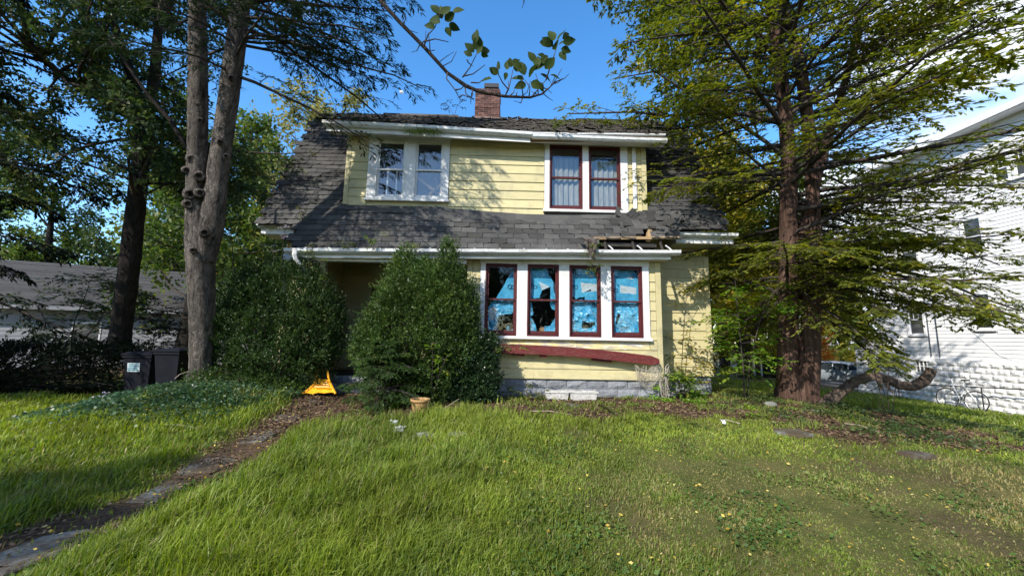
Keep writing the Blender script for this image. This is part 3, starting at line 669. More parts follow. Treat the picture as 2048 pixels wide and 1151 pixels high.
sf = MB(); V = [(-4.80, 8.353, zg(-4.8) - .17), (3.70, 8.353, zg(3.7) - .17), (3.70, 8.62, 3.41), (-4.80, 8.62, 3.39)]; sf.add(V + [(a, b, c - .012) for a, b, c in V], [(0, 1, 2, 3), (4, 7, 6, 5), (0, 4, 5, 1), (1, 5, 6, 2), (3, 2, 6, 7), (0, 3, 7, 4)]); sf.obj('soffit', M['white'], H)
x = -4.4
while x < 1.9:
    MB().box(x, x + .03, 8.20, 8.36, zg(x) - .02, zg(x) - .008, Matrix.Translation((0, 0, .012))).obj('gutter_hanger', M['gutter'], H); x += rnd.uniform(.42, .6)
# main eave returns either side of the porch roof
for (x0, x1) in ((-5.90, -5.02), (4.05, 5.56)):
    gutter(x0, x1, 8.90, lambda x: 4.06, n=3)
    e = MB(); e.prism([(8.905, 3.93), (8.905, 4.12), (9.47, 4.30), (9.47, 3.93)], x0 + .05, x1 - .06, 'x'); e.obj('eave_return', M['white'], H)
# dormer gutter sagging to the middle, then a fallen length at the right
zu = lambda x: float(np.interp(x, [-4.43, -1.42, .54, 3.78], [6.52, 6.44, 6.36, 6.42]))
gutter(-4.44, .56, 8.64, zu, n=10)
gutter(.40, 3.80, 8.64, lambda x: zu(x) + .075, n=6, h=.055, d=.06)
lo_ = gutter(.56, 3.82, 8.64, lambda x: 6.36 - (x - .56) * .022 + .012 * (x - 2.2), n=6, h=.10, d=.10)
fw_ = MB(); V = []
for x in (-4.38, .52): V += [(x, 8.643, zu(x) - .09), (x, 8.643, zu(x) + .10), (x, 8.668, zu(x) + .10), (x, 8.668, zu(x) - .09)]
fw_.add(V, [(0, 4, 5, 1), (1, 5, 6, 2), (2, 6, 7, 3), (3, 7, 4, 0), (0, 1, 2, 3), (7, 6, 5, 4)]); fw_.obj('fascia', M['white'], H)
ow = MB(); V = []
for x in (.53, 3.74): V += [(x, 8.645, zu(x) - .04), (x, 8.645, zu(x) + .09), (x, 8.668, zu(x) + .09), (x, 8.668, zu(x) - .04)]
ow.add(V, [(0, 4, 5, 1), (1, 5, 6, 2), (2, 6, 7, 3), (3, 7, 4, 0), (0, 1, 2, 3), (7, 6, 5, 4)]); ow.obj('fascia', paint('exposed_orange_wood', (.30, .145, .06), (.18, .09, .045), .8, 5, stretch=(.5, 1, 3)), H)
s2 = MB(); V = [(-4.38, 8.67, zu(-4.4) - .07), (.5, 8.67, zu(.5) - .07), (3.74, 8.67, zu(3.7) - .03), (3.74, 9.0, 6.40), (.5, 9.0, 6.44), (-4.38, 9.0, 6.52)]; s2.add(V, [(0, 1, 4, 5), (1, 2, 3, 4)]); s2.obj('soffit', M['white'], H)
MB().box(3.10, 3.19, 8.955, 8.98, 4.78, 6.36).obj('downspout', M['white'], H)
ds = MB(); ds.tube([(-4.62, 8.26, zg(-4.6) - .03), (-4.62, 8.22, zg(-4.6) - .16), (-4.60, 8.24, zg(-4.6) - .24), (-4.35, 8.50, 2.75), (-4.35, 8.50, 2.3)], [.055, .055, .05, .045, .045], 6); ds.obj('downspout', M['gutter'], H)

# chimney
ch = MB(); CX0, CX1, CY0, CY1 = -1.175, -.325, 12.05, 12.75
ch.box(CX0 + .02, CX1 - .02, CY0 + .02, CY1 - .02, 8.6, 10.02); cho = ch.obj('chimney', M['mortar'], H)
bme = {k: MB().box(0, 1, 0, .10, 0, .068).mesh('brick', M[k]) for k in ('brick', 'brick_pale', 'sootbrick')}
zz = 8.84; r_ = 0
while zz < 10.0:
    pale = r_ < 2; top = zz > 9.72; L_ = CX1 - CX0; nb = 4; off = -.5 if r_ % 2 else 0
    jut = -.012 if 9.30 < zz < 9.36 or zz > 9.86 else 0
    for k in range(nb + (1 if off else 0)):
        a = max(0, (k + off) / nb); b = min(1, (k + 1 + off) / nb)
        if rnd.random() < .04 and top: continue
        me = bme['brick_pale'] if pale else bme['sootbrick'] if top and (k < 2 or rnd.random() < .4) else bme['brick']
        inst('brick', me, cho, Matrix.Translation((CX0 + L_ * a + .006, CY0 + jut + rnd.uniform(-.006, .004), zz)) @ Matrix.Diagonal((L_ * (b - a) - .012, 1, 1.0, 1)))
    for sx, xx in ((0, CX0), (1, CX1)):
        for k in range(3):
            a, b = CY0 + .11 + k * .19, CY0 + .11 + (k + 1) * .19 - .012
            m_ = Matrix.Translation((xx + (.10 if sx == 0 else 0) + (jut if sx == 0 else -jut), a, zz)) @ Matrix.Rotation(math.pi / 2, 4, 'Z') @ Matrix.Diagonal((b - a, 1, 1, 1))
            inst('brick', bme['brick'], cho, m_)
    zz += .0785; r_ += 1
fl_ = MB(); fl_.box(-.80, -.46, 12.2, 12.55, 10.02, 10.16); fl_.obj('flue', M['mortar'], cho)
cp = MB(); cp.box(-.88, -.38, 12.12, 12.63, 10.13, 10.27); cp.obj('chimney_cap', M['metal_dark'], cho)
ff = MB(); ff.prism([(CX0 - .12, 8.92), (CX0 - .01, 9.02), (CX0 - .01, 8.8)], CY0 - .03, CY1, 'y'); ff.prism([(CX1 + .12, 8.92), (CX1 + .01, 8.8), (CX1 + .01, 9.02)], CY0 - .03, CY1, 'y'); ff.obj('chimney_flashing', M['metal_dark'], H)

# ------------------------------------------------------------------ blue sheeting behind the lower windows
def film_mat():
    m, nt, b = nodes('blue_plastic_film'); N = nt.nodes
    at = N.new('ShaderNodeAttribute'); at.attribute_name = 'print'  # white printing, plus painted glints on the lower creases
    g = N.new('ShaderNodeNewGeometry'); no = N.new('ShaderNodeTexNoise'); no.inputs['Scale'].default_value = 5; no.inputs['Detail'].default_value = 5; lk(nt, g.outputs['Position'], no.inputs[0])
    cr = N.new('ShaderNodeValToRGB'); e = cr.color_ramp.elements; e[0].position = .3; e[1].position = .75; e[0].color = (.035, .26, .48, 1); e[1].color = (.085, .40, .62, 1); lk(nt, no.outputs[0], cr.inputs[0])
    mx = N.new('ShaderNodeMix'); mx.data_type = 'RGBA'; lk(nt, at.outputs['Fac'], mx.inputs[0]); lk(nt, cr.outputs[0], mx.inputs[6]); mx.inputs[7].default_value = (.50, .54, .56, 1)
    lk(nt, mx.outputs[2], b.inputs['Base Color']); b.inputs['Roughness'].default_value = .32; b.inputs['Specular IOR Level'].default_value = .5
    tr = N.new('ShaderNodeBsdfTranslucent'); lk(nt, mx.outputs[2], tr.inputs[0]); ms = N.new('ShaderNodeMixShader'); ms.inputs[0].default_value = .2
    lk(nt, b.outputs[0], ms.inputs[1]); lk(nt, tr.outputs[0], ms.inputs[2]); lk(nt, ms.outputs[0], N['Material Output'].inputs['Surface']); return m
M['film'] = film_mat()
M['ink'] = paint('dark_blue_print', (.012, .05, .12), None, .5)
def inpoly(x, y, P):
    c = np.zeros(x.shape, bool); n = len(P)
    for i in range(n):
        (x1, y1), (x2, y2) = P[i], P[(i + 1) % n]
        c ^= ((y1 > y) != (y2 > y)) & (x < (x2 - x1) * (y - y1) / (y2 - y1 + 1e-9) + x1)
    return c
Z6 = lambda p: (950 + p[0] / 5.389, 500 + p[1] / 5.389)
def sheet(k, keeps, cuts, white, inks, label, smooth_top=True):
    """a hanging film cut to shape: cells of a fine grid kept inside the outlines, crumpled, with its printing on top"""
    x0, x1 = LW[k][0] + .03, LW[k][1] - .03; z0, z1 = 1.66, 3.23; Y0 = 8.735
    def to(p):
        q = atY(*Z6(p), Y0); return (q[0], q[2])
    nx, nz = 58, 130
    X, Z = np.meshgrid(np.linspace(x0, x1, nx + 1), np.linspace(z0, z1, nz + 1))
    jx = (fbm(X + k * 7, Z, 9, 50 + k) - .5) * .05; jz = (fbm(X, Z + k * 5, 9, 70 + k) - .5) * .05
    ins = np.zeros(X.shape, bool)
    for P in keeps: ins |= inpoly(X + jx * .5, Z + jz * .5, [to(p) for p in P])
    for P in cuts: ins &= ~inpoly(X + jx, Z + jz, [to(p) for p in P])
    wht = np.zeros(X.shape)
    for P in white: wht = np.maximum(wht, inpoly(X, Z, [to(p) for p in P]) * .9)
    low = sstep(2.55, 2.1, Z)
    ridge = 1 - np.abs(2 * fbm(X * 1.3 + Z * .9 + k, Z * .5 - X * .3, 3.2, 90 + k) - 1)
    ridge2 = 1 - np.abs(2 * fbm(X * .8 - Z * .5 + k * 3, Z * 1.3 + X * .6, 5.0, 95 + k) - 1)
    D = ridge ** 3 * (.018 + .045 * low) + ridge2 ** 3 * .03 * low + (fbm(X, Z, 3, 80 + k) - .5) * .03
    Yv = Y0 - D
    wht = np.maximum(wht, sstep(.93, .995, ridge2) * low * .45)  # glints along the crease crests, painted white into the colour
    V = np.stack([X, Yv, Z], -1); q = np.arange(X.size).reshape(X.shape); okc = ins[:-1, :-1] & ins[1:, 1:] & ins[1:, :-1] & ins[:-1, 1:]
    F = np.stack([q[:-1, :-1], q[:-1, 1:], q[1:, 1:], q[1:, :-1]], -1)[okc]
    used = np.unique(F); rem = -np.ones(X.size, np.int64); rem[used] = np.arange(len(used))
    o = obj('plastic_sheet', V.reshape(-1, 3)[used], [rem[F]], M['film'], smooth=True, attrs={'print': wht.ravel()[used]})
    tag(o, label, 'plastic sheet', 'blue plastic sheets hung inside the ground floor windows')
    pm = MB()
    for kind, px, py, r_ in inks:
        c = to((px, py)); s_ = r_ / 5.389 / 84
        def P3(u, v):
            xx, zz = c[0] + u * s_, c[1] + v * s_; i = int(np.clip((xx - x0) / (x1 - x0) * nx, 0, nx)); j = int(np.clip((zz - z0) / (z1 - z0) * nz, 0, nz))
            return (xx, Yv[j, i] - .008, zz)
        if kind == 'o': pm.tube([P3(math.cos(a) * .5, math.sin(a) * .5) for a in np.linspace(0, 2 * math.pi, 13)], s_ * .10, 3, False)
        elif kind == 'c': pm.tube([P3(math.cos(a) * .5, math.sin(a) * .5) for a in np.linspace(.8, 5.6, 10)], s_ * .10, 3, False)
        elif kind == 'P': pm.tube([P3(-.3, -.6), P3(-.3, .6)], s_ * .10, 3, False); pm.tube([P3(-.3 + .45 * math.sin(a), .3 + .3 * math.cos(a)) for a in np.linspace(0, math.pi, 8)], s_ * .10, 3, False)
        elif kind == 'T': pm.tube([P3(-.7, .4), P3(.5, .6)], s_ * .14, 3, False); pm.tube([P3(-.1, .5), P3(.05, -.5)], s_ * .14, 3, False)
        elif kind == 'h': pm.tube([P3(-.4, .7), P3(-.3, -.5)], s_ * .13, 3, False); pm.tube([P3(-.35, 0), P3(0, .15), P3(.25, -.05), P3(.3, -.5)], s_ * .13, 3, False)
        elif kind == '~': pm.tube([P3(u, .16 * math.sin(u * 9)) for u in np.linspace(-.8, .8, 10)], s_ * .10, 3, False)
    if pm.v: pm.obj('print', M['ink'], o)
sheet(0, [[(425, 175), (470, 175), (470, 880), (140, 880), (140, 620), (190, 550), (230, 505)]], [[(470, 655), (380, 690), (330, 685), (255, 705), (246, 735), (252, 800), (245, 880), (330, 880), (350, 820), (372, 815), (365, 860), (400, 855), (440, 820), (470, 835)]],
      [[(150, 640), (200, 600), (240, 640), (200, 760), (160, 740)]], [('o', 375, 395, 42), ('c', 410, 400, 40)], 'blue plastic sheet pulled into a diagonal triangle in the ground floor window nearest the shrubs')
sheet(1, [[(585, 180), (752, 180), (852, 350), (842, 385), (882, 520), (890, 610), (890, 660), (830, 640), (795, 585), (812, 540), (808, 398), (725, 440), (690, 520), (585, 520)], [(585, 545), (612, 560), (632, 700), (600, 715), (650, 800), (665, 880), (585, 880)], [(900, 655), (900, 880), (740, 880), (745, 815), (800, 815), (850, 740)]], [],
      [[(690, 340), (806, 395), (722, 432)]], [('P', 622, 385, 40), ('o', 650, 395, 34), ('~', 650, 215, 40)], 'blue plastic sheet torn into two hanging strips in the second ground floor window')
sheet(2, [[(1020, 185), (1245, 185), (1300, 255), (1335, 400), (1345, 540), (1345, 885), (1030, 885), (1030, 600), (1062, 560), (1022, 545)]], [[(1040, 500), (1062, 510), (1080, 525), (1150, 515), (1182, 508), (1182, 532), (1040, 535)], [(1160, 765), (1200, 790), (1280, 778), (1285, 800), (1250, 830), (1200, 848), (1150, 838)], [(1180, 450), (1250, 425), (1245, 442)]],
      [[(1138, 350), (1312, 365), (1322, 440), (1150, 455)], [(1200, 285), (1290, 265), (1290, 285)]], [('T', 1062, 240, 48), ('h', 1095, 258, 34), ('~', 1118, 268, 26), ('P', 1058, 398, 36), ('o', 1088, 400, 34), ('o', 1272, 598, 34)], 'blue plastic sheet with a small ragged hole low down in the third ground floor window')
sheet(3, [[(1465, 210), (1690, 215), (1770, 290), (1775, 545), (1785, 890), (1470, 890)]], [[(1535, 690), (1550, 700), (1530, 790), (1505, 785)]],
      [[(1562, 378), (1735, 405), (1738, 472), (1565, 462)], [(1615, 300), (1700, 285), (1705, 320)]], [('T', 1492, 262, 46), ('h', 1515, 285, 30), ('~', 1540, 292, 24), ('P', 1490, 420, 36), ('o', 1516, 436, 40), ('o', 1690, 265, 30), ('c', 1705, 290, 26)], 'nearly whole blue plastic sheet in the ground floor window nearest the red trunks')
bx = MB(); bx.box(-.17, .17, -.12, .12, 0, .2); o = bx.obj('cardboard_box', paint('cardboard', (.30, .17, .09), (.24, .14, .08), .85, 6), None, world=Matrix.Translation((1.03, 8.95, 1.66)) @ Matrix.Rotation(.3, 4, 'Z') @ Matrix.Rotation(-.25, 4, 'Y'))
tag(o, 'brown cardboard box behind the torn sheeting of the second ground floor window', 'box')

# curtains and leaning boards behind the upper windows
def curtain(x0, x1, y, z0, z1, label, seed):
    X, Z = np.meshgrid(np.linspace(x0, x1, 40), np.linspace(z0, z1, 8)); Yv = y + .02 * np.sin(X * 46 + seed + Z * .8) + .012 * np.sin(X * 97 + seed * 3)
    q = np.arange(X.size).reshape(X.shape)
    o = obj('curtain', np.stack([X, Yv, Z], -1), [np.stack([q[:-1, :-1], q[:-1, 1:], q[1:, 1:], q[1:, :-1]], -1).reshape(-1, 4)], M['curtain'], smooth=True); tag(o, label, 'curtain')
curtain(1.07, 1.82, 9.13, 4.74, 6.12, 'grey curtain, top half a stand-in for pane reflections, in the upper red window beside the yellow boards', 1)  # upper half of these two cloths stands in for hazy pane reflections
curtain(2.04, 2.77, 9.13, 4.74, 6.08, 'grey curtain, top half a stand-in for pane reflections, in the upper red window beside the downspout', 4)
curtain(-2.29, -1.62, 9.40, 4.9, 6.3, 'dim curtain behind the boards in the upper white window', 2)
for (a, b, lab) in (((-2.30, 9.20, 5.55), (-1.68, 9.22, 5.10), 'pale loose plank sloping down behind the upper white window'), ((-2.20, 9.26, 4.92), (-1.62, 9.16, 5.40), 'pale loose plank sloping up behind the upper white window')):
    v = Vector(b) - Vector(a); tag(MB().box(0, v.length, -.012, .012, -.035, .035).obj('plank', M['wood'], None, world=Matrix.Translation(a) @ v.to_track_quat('X', 'Z').to_matrix().to_4x4()), lab, 'plank')
for x in (-3.05, -2.82): MB().box(x, x + .03, 9.20, 9.23, 4.92, 5.70).obj('window_bar', M['white'], H)

# ------------------------------------------------------------------ hanging trim, net, torn felt
A, B = Vector((-.30, 8.50, 1.36)), Vector((3.40, 8.46, 1.16))
rb = MB(); n = 22; V = []
for i in range(n + 1):
    t = i / n; p = A.lerp(B, t) + Vector((0, 0, .055 * math.sin(t * 3.0) - .03 * t * t)); w = .105 if t < .97 else .05
    V += [(p.x, p.y - .07, p.z - w - rnd.uniform(0, .008)), (p.x, p.y + .03, p.z - w), (p.x, p.y + .05, p.z + w * .85), (p.x, p.y - .06, p.z + w * .85)]
for i in range(n):
    for j in range(4): rb.f.append((i * 4 + j, i * 4 + 4 + j, i * 4 + 4 + (j + 1) % 4, i * 4 + (j + 1) % 4))
rb.v = V; rb.f += [(3, 2, 1, 0), (n * 4, n * 4 + 1, n * 4 + 2, n * 4 + 3)]
rbt = thing('hanging_board', 'dark red trim board hanging askew under the blue-sheeted windows', 'board', (1.5, 8.5, 1.2)); rb.obj('board', M['redboard'], rbt)
for (t0, t1) in ((.12, .20), (.29, .33), (.60, .72)):
    p, q = A.lerp(B, t0), A.lerp(B, t1); MB().add([(p.x, 8.47, p.z - .05), (q.x, 8.47, q.z - .05), (q.x, 8.47, q.z - .135), (p.x, 8.47, p.z - .12), (p.x, 8.50, p.z - .05), (q.x, 8.50, q.z - .05), (q.x, 8.50, q.z - .135), (p.x, 8.50, p.z - .12)], [(0, 1, 2, 3), (7, 6, 5, 4), (0, 3, 7, 4), (1, 5, 6, 2), (3, 2, 6, 7)]).obj('splinter', M['redboard'], rbt)
for t in (.25, .80): MB().box(-.02, .02, 0, .12, -.05, .05, Matrix.Translation(A.lerp(B, t) + Vector((0, .02, .03)))).obj('bracket', M['wood'], rbt)
# netting draped from the board's broken end
def swag(pts0, pts1, n, m_, sag, jit):
    """a limp net: rows of cord hung between two edges"""
    b = MB()
    for i in range(n):
        t = i / (n - 1); a = Vector(pts0[0]).lerp(Vector(pts0[1]), t); c = Vector(pts1[0]).lerp(Vector(pts1[1]), t); P = []
        for j in range(m_ + 1):
            u = j / m_; p = a.lerp(c, u); p.z -= sag * (1 + t) * 4 * u * (1 - u) * .5; p.y -= .03 * math.sin(u * 3.1); p += Vector((rnd.gauss(0, jit), rnd.gauss(0, jit), rnd.gauss(0, jit))); P.append(p)
        b.tube(P, .0045, 3, False)
    return b
net = thing('torn_net', 'ragged pale netting hanging from the broken end of the red board', 'net', (3.3, 8.42, 1.0))
b1 = swag(((2.85, 8.44, 1.10), (2.90, 8.46, .80)), ((3.32, 8.43, 1.08), (3.42, 8.46, .86)), 15, 10, .30, .006)
b2 = swag(((3.32, 8.42, 1.10), (3.42, 8.44, .55)), ((3.62, 8.46, 1.08), (3.60, 8.5, .30)), 16, 8, .22, .008)
for i in range(26):
    x = rnd.uniform(2.9, 3.62); z = 1.05 - rnd.uniform(0, .1); b2.tube([(x, 8.43, z), (x + rnd.gauss(0, .03), 8.42, z - .2), (x + rnd.gauss(.03, .04), 8.45, z - rnd.uniform(.3, .7) * (1 if x > 3.3 else .6))], .0035, 3, False)
b1.add(b2.v, b2.f).obj('net_cords', M['net'], net)
# rag of roofing felt over the gutter
fl2 = thing('torn_roofing_felt', 'brown torn roofing felt flap hanging over the porch gutter', 'roofing felt', (1.7, 8.2, 3.4))
X, Z = np.meshgrid(np.linspace(-.20, .18, 16), np.linspace(0, 1, 18)); V = []
c0 = roofpt(1.78, .16, .05)
for i in range(18):
    v = i / 17
    for j in range(16):
        u = -.20 + .38 * j / 15; e = (1 - v * .75) if v > .35 else 1; x = 1.80 + u * e * 1.05 + v * .10
        y = c0.y - min(v, .3) / .3 * .30 - .02 + (float(fbm(np.array([u * 3]), np.array([v * 3]), 3, 5)[0]) - .5) * .14; z = 3.86 - (v * .30 if v < .3 else .09 + (v - .3) * .68) + (float(fbm(np.array([u * 4]), np.array([v * 2]), 4, 9)[0]) - .5) * .06
        V.append((x, y, z))
F = [(i * 16 + j, i * 16 + j + 1, (i + 1) * 16 + j + 1, (i + 1) * 16 + j) for i in range(17) for j in range(15) if rnd.random() > (.04 + .25 * (i > 11) * (abs(j - 7.5) > 4))]
obj('felt', V, F, M['felt'], fl2)

# ------------------------------------------------------------------ small things round the house
def planter(x, y, w, label, ang):
    z = gz1(x, y); t = thing('planter_box', label, 'planter', (x, y, z), 'planter boxes along the grey foundation'); Mx = Matrix.Translation((x, y, z)) @ Matrix.Rotation(ang, 4, 'Z')
    b = MB(); o_, i_ = [], []
    def ring(a, d, h): return [tuple(Mx @ Vector((sx * a, sy * d, h))) for sx, sy in ((-1, -1), (1, -1), (1, 1), (-1, 1))]
    R_ = [ring(w * .44, .09, -.03), ring(w * .48, .11, .15), ring(w * .52, .125, .152), ring(w * .52, .125, .18), ring(w * .47, .10, .18), ring(w * .46, .095, .13)]
    V = sum(R_, []); F = [(4 * k + j, 4 * k + (j + 1) % 4, 4 * k + 4 + (j + 1) % 4, 4 * k + 4 + j) for k in range(5) for j in range(4)] + [(3, 2, 1, 0)]
    obj('box', V, F, M['planter'], t); obj('soil', ring(w * .46, .095, .145), [(0, 1, 2, 3)], M['soil'], t); return t
planter(1.13, 8.34, .50, 'pale planter box half hidden by weeds below the red board', .04); planter(1.70, 8.36, .60, 'pale planter box fully in view below the red board', -.02)
# terracotta pot with a moulded rim
pz = gz1(-1.42, 6.72); pt = thing('flower_pot', 'mossy yellow-brown clay pot on bare soil before the clipped shrubs', 'pot', (-1.42, 6.72, pz))
MB().lathe([(.0, 0), (.095, 0), (.105, .02), (.135, .12), (.15, .20), (.152, .22), (.168, .225), (.17, .265), (.155, .268), (.142, .262), (.135, .22)], (-1.42, 6.72, pz), 24).obj('pot_wall', M['pot'], pt, True)
MB().lathe([(0, .225), (.138, .225)], (-1.42, 6.72, pz), 16).obj('soil', M['soil'], pt)
# yellow plastic toy slide fallen under the shrubs: flared chute, side rails and handle loop
c = atY(640, 785, 8.15); ts = thing('toy_slide', 'yellow plastic toy with flared base and handle loop under the left shrub', 'toy', tuple(c))
def yp(px, py, d=0.0):
    q = atY(px, py, c[1] + d); return tuple(q)
b = MB(); L_ = [(632, 757), (628, 768), (618, 778), (601, 789)]; Rr = [(658, 759), (661, 768), (665, 776), (671, 787)]; V = []
for k, (p, q) in enumerate(zip(L_, Rr)):
    for u in range(7):
        t = u / 6; d = -.10 * k - .05 * math.sin(t * math.pi); V.append(yp(p[0] + (q[0] - p[0]) * t, p[1] + (q[1] - p[1]) * t + (0 if k < 3 else -4 * abs(math.sin(u * 1.7))), d))
nV = len(V); V += [(x, y + .03, z - .012) for x, y, z in V]; F = []
for k in range(3):
    for u in range(6): a = k * 7 + u; F += [(a, a + 1, a + 8, a + 7), (nV + a + 7, nV + a + 8, nV + a + 1, nV + a)]
for u in range(6): F += [(21 + u, 22 + u, nV + 22 + u, nV + 21 + u), (nV + u, nV + u + 1, u + 1, u)]
for k in range(3): F += [(k * 7, k * 7 + 7, nV + k * 7 + 7, nV + k * 7), (nV + k * 7 + 6, nV + k * 7 + 13, k * 7 + 13, k * 7 + 6)]
obj('chute', V, F, M['yplastic'], ts)
for P in (L_, Rr): MB().tube([yp(P[0][0] + (3 if P is L_ else -3), 742, .03)] + [yp(p[0], p[1], -.10 * k - .02) for k, p in enumerate(P)], [.018, .02, .024, .026, .02], 6).obj('side_rail', M['yplastic'], ts)
MB().tube([yp(635, 743, .03), yp(637, 739, .04), yp(655, 739, .04), yp(656, 743, .03)], .016, 6).obj('handle', paint('brown_plastic', (.22, .10, .02), None, .5), ts)
for k in range(3): MB().tube([yp(635 - k * 3, 763 + 5 * k, -.03 - .09 * k - .07), yp(656 + k * 1.5, 764 + 4.5 * k, -.03 - .09 * k - .07)], .014, 6).obj('rib', M['yplastic'], ts)

def rock(name, x, y, s, label, cat='stone', mat='stone', dz=0.0, group=None):
    z = gz1(x, y); V = []; n1, n2 = 7, 10; r = random.Random(int(x * 100 + y * 37))
    for i in range(n1):
        th = math.pi * i / (n1 - 1)
        for j in range(n2):
            a = 2 * math.pi * j / n2; k = 1 + r.uniform(-.18, .18); V.append((x + s[0] * math.sin(th) * math.cos(a) * k, y + s[1] * math.sin(th) * math.sin(a) * k, z + dz + s[2] * (math.cos(th) * .9 + .35)))
    F = [(i * n2 + j, i * n2 + (j + 1) % n2, (i + 1) * n2 + (j + 1) % n2, (i + 1) * n2 + j) for i in range(n1 - 1) for j in range(n2)]
    return tag(obj(name, V, F, M[mat]), label, cat, group)
def G(px, py, z=.25):
    q = atZ(px, py, z)
    for _ in range(4): q = atZ(px, py, gz1(q[0], q[1]))
    return float(q[0]), float(q[1])
rock('stone', *G(1343, 794), (.13, .10, .12), 'pale square stone among weeds by the foundation corner', mat='mortar')
rock('stone', *G(1542, 812), (.14, .11, .08), 'rounded grey stone at the foot of the red trunks')
rock('stone', *G(848, 872), (.16, .10, .05), 'flat mossy stone in the lawn edge below the clay pot')
rock('stone', *G(915, 873), (.15, .09, .06), 'dark low stone in the lawn edge beside the flat one')
rock('stone', *G(1640, 823), (.22, .08, .035), 'pale flat stone in front of the bent log')
rock('stone', *G(1567, 834), (.12, .07, .03), 'small pale flat stone below the red trunks')
def slate(px, py, w, d, label, ang=0.0):
    x, y = G(px, py); V = []; n = 9
    for k in range(n):
        a = 2 * math.pi * k / n; q = 1 / max(abs(math.cos(a)), abs(math.sin(a))); V.append((x + w * math.cos(a) * q * rnd.uniform(.7, 1) * .8, y + d * math.sin(a) * q * rnd.uniform(.7, 1) * .8, gz1(x, y) + .045))
    V += [(a, b_, c_ - .05) for a, b_, c_ in V]; F = [tuple(range(n))] + [(k, n + k, n + (k + 1) % n, (k + 1) % n) for k in range(n)]
    tag(obj('flat_stone', V, F, M['flag']), label, 'stone')
slate(1582, 868, .34, .28, 'broad bluish flat slab in the bare ground below the red trunks')
slate(1830, 912, .28, .16, 'dim flat slab half hidden in the grass towards the white house')
slate(1145, 812, .18, .10, 'dark flat piece of slate in front of the pale planters')
for (px, py, w, lab) in ((797, 866, .13, 'larger scrap of white paper in the lawn below the shrubs'), (786, 853, .09, 'smaller scrap of white paper on the soil below the shrubs'), (1448, 852, .05, 'tiny white scrap in the lawn below the red trunks')):
    x, y = G(px, py); z = gz1(x, y) + .035; w *= 1.25; V = [(x + w * (i / 5 - .5) * rnd.uniform(.85, 1.1), y + w * .8 * (j / 4 - .5) * rnd.uniform(.85, 1.1), z + rnd.uniform(0, .018) + .012 * j) for j in range(5) for i in range(6)]
    tag(obj('paper_scrap', V, [(j * 6 + i, j * 6 + i + 1, j * 6 + i + 7, j * 6 + i + 6) for j in range(4) for i in range(5)], M['paper']), lab, 'paper')
def stick(pts, r, label, mat='stick', name='fallen_stick'): tag(MB().tube(pts, np.linspace(r, r * .5, len(pts)), 5).obj(name, M[mat]), label, 'stick')
q = [atD(862, 830, 6.9), atD(890, 815, 6.8), atD(918, 797, 6.9)]; q[0][2] = gz1(q[0][0], q[0][1]) + .02
stick(q, .009, 'thin pale stick leaning up beside the clay pot')
for (p0, p1, lab) in (((1060, 825), (1140, 832), 'thin bare stick on the soil before the grey foundation'), ((395, 860), (330, 850), 'short grey stick across the ground ivy'), ((1690, 850), (1760, 868), 'dark stick on the bare ground right of the trunks'), ((1480, 850), (1440, 842), 'pale stick on the soil left of the red trunks')):
    a, b_ = G(*p0), G(*p1); stick([(a[0], a[1], gz1(*a) + .03), ((a[0] + b_[0]) / 2, (a[1] + b_[1]) / 2 + .05, gz1(*a) + .05), (b_[0], b_[1], gz1(*b_) + .03)], .011, lab)
a = Vector(atD(371, 757, 7.55)); stick([Vector(atD(390, 738, 7.5)), Vector(atD(382, 741, 7.35)), Vector(atD(360, 748, 7.2)), Vector(atD(349, 757, 7.1))], .012, 'pale broken twig jutting left from the grey forked trunk', name='broken_twig')

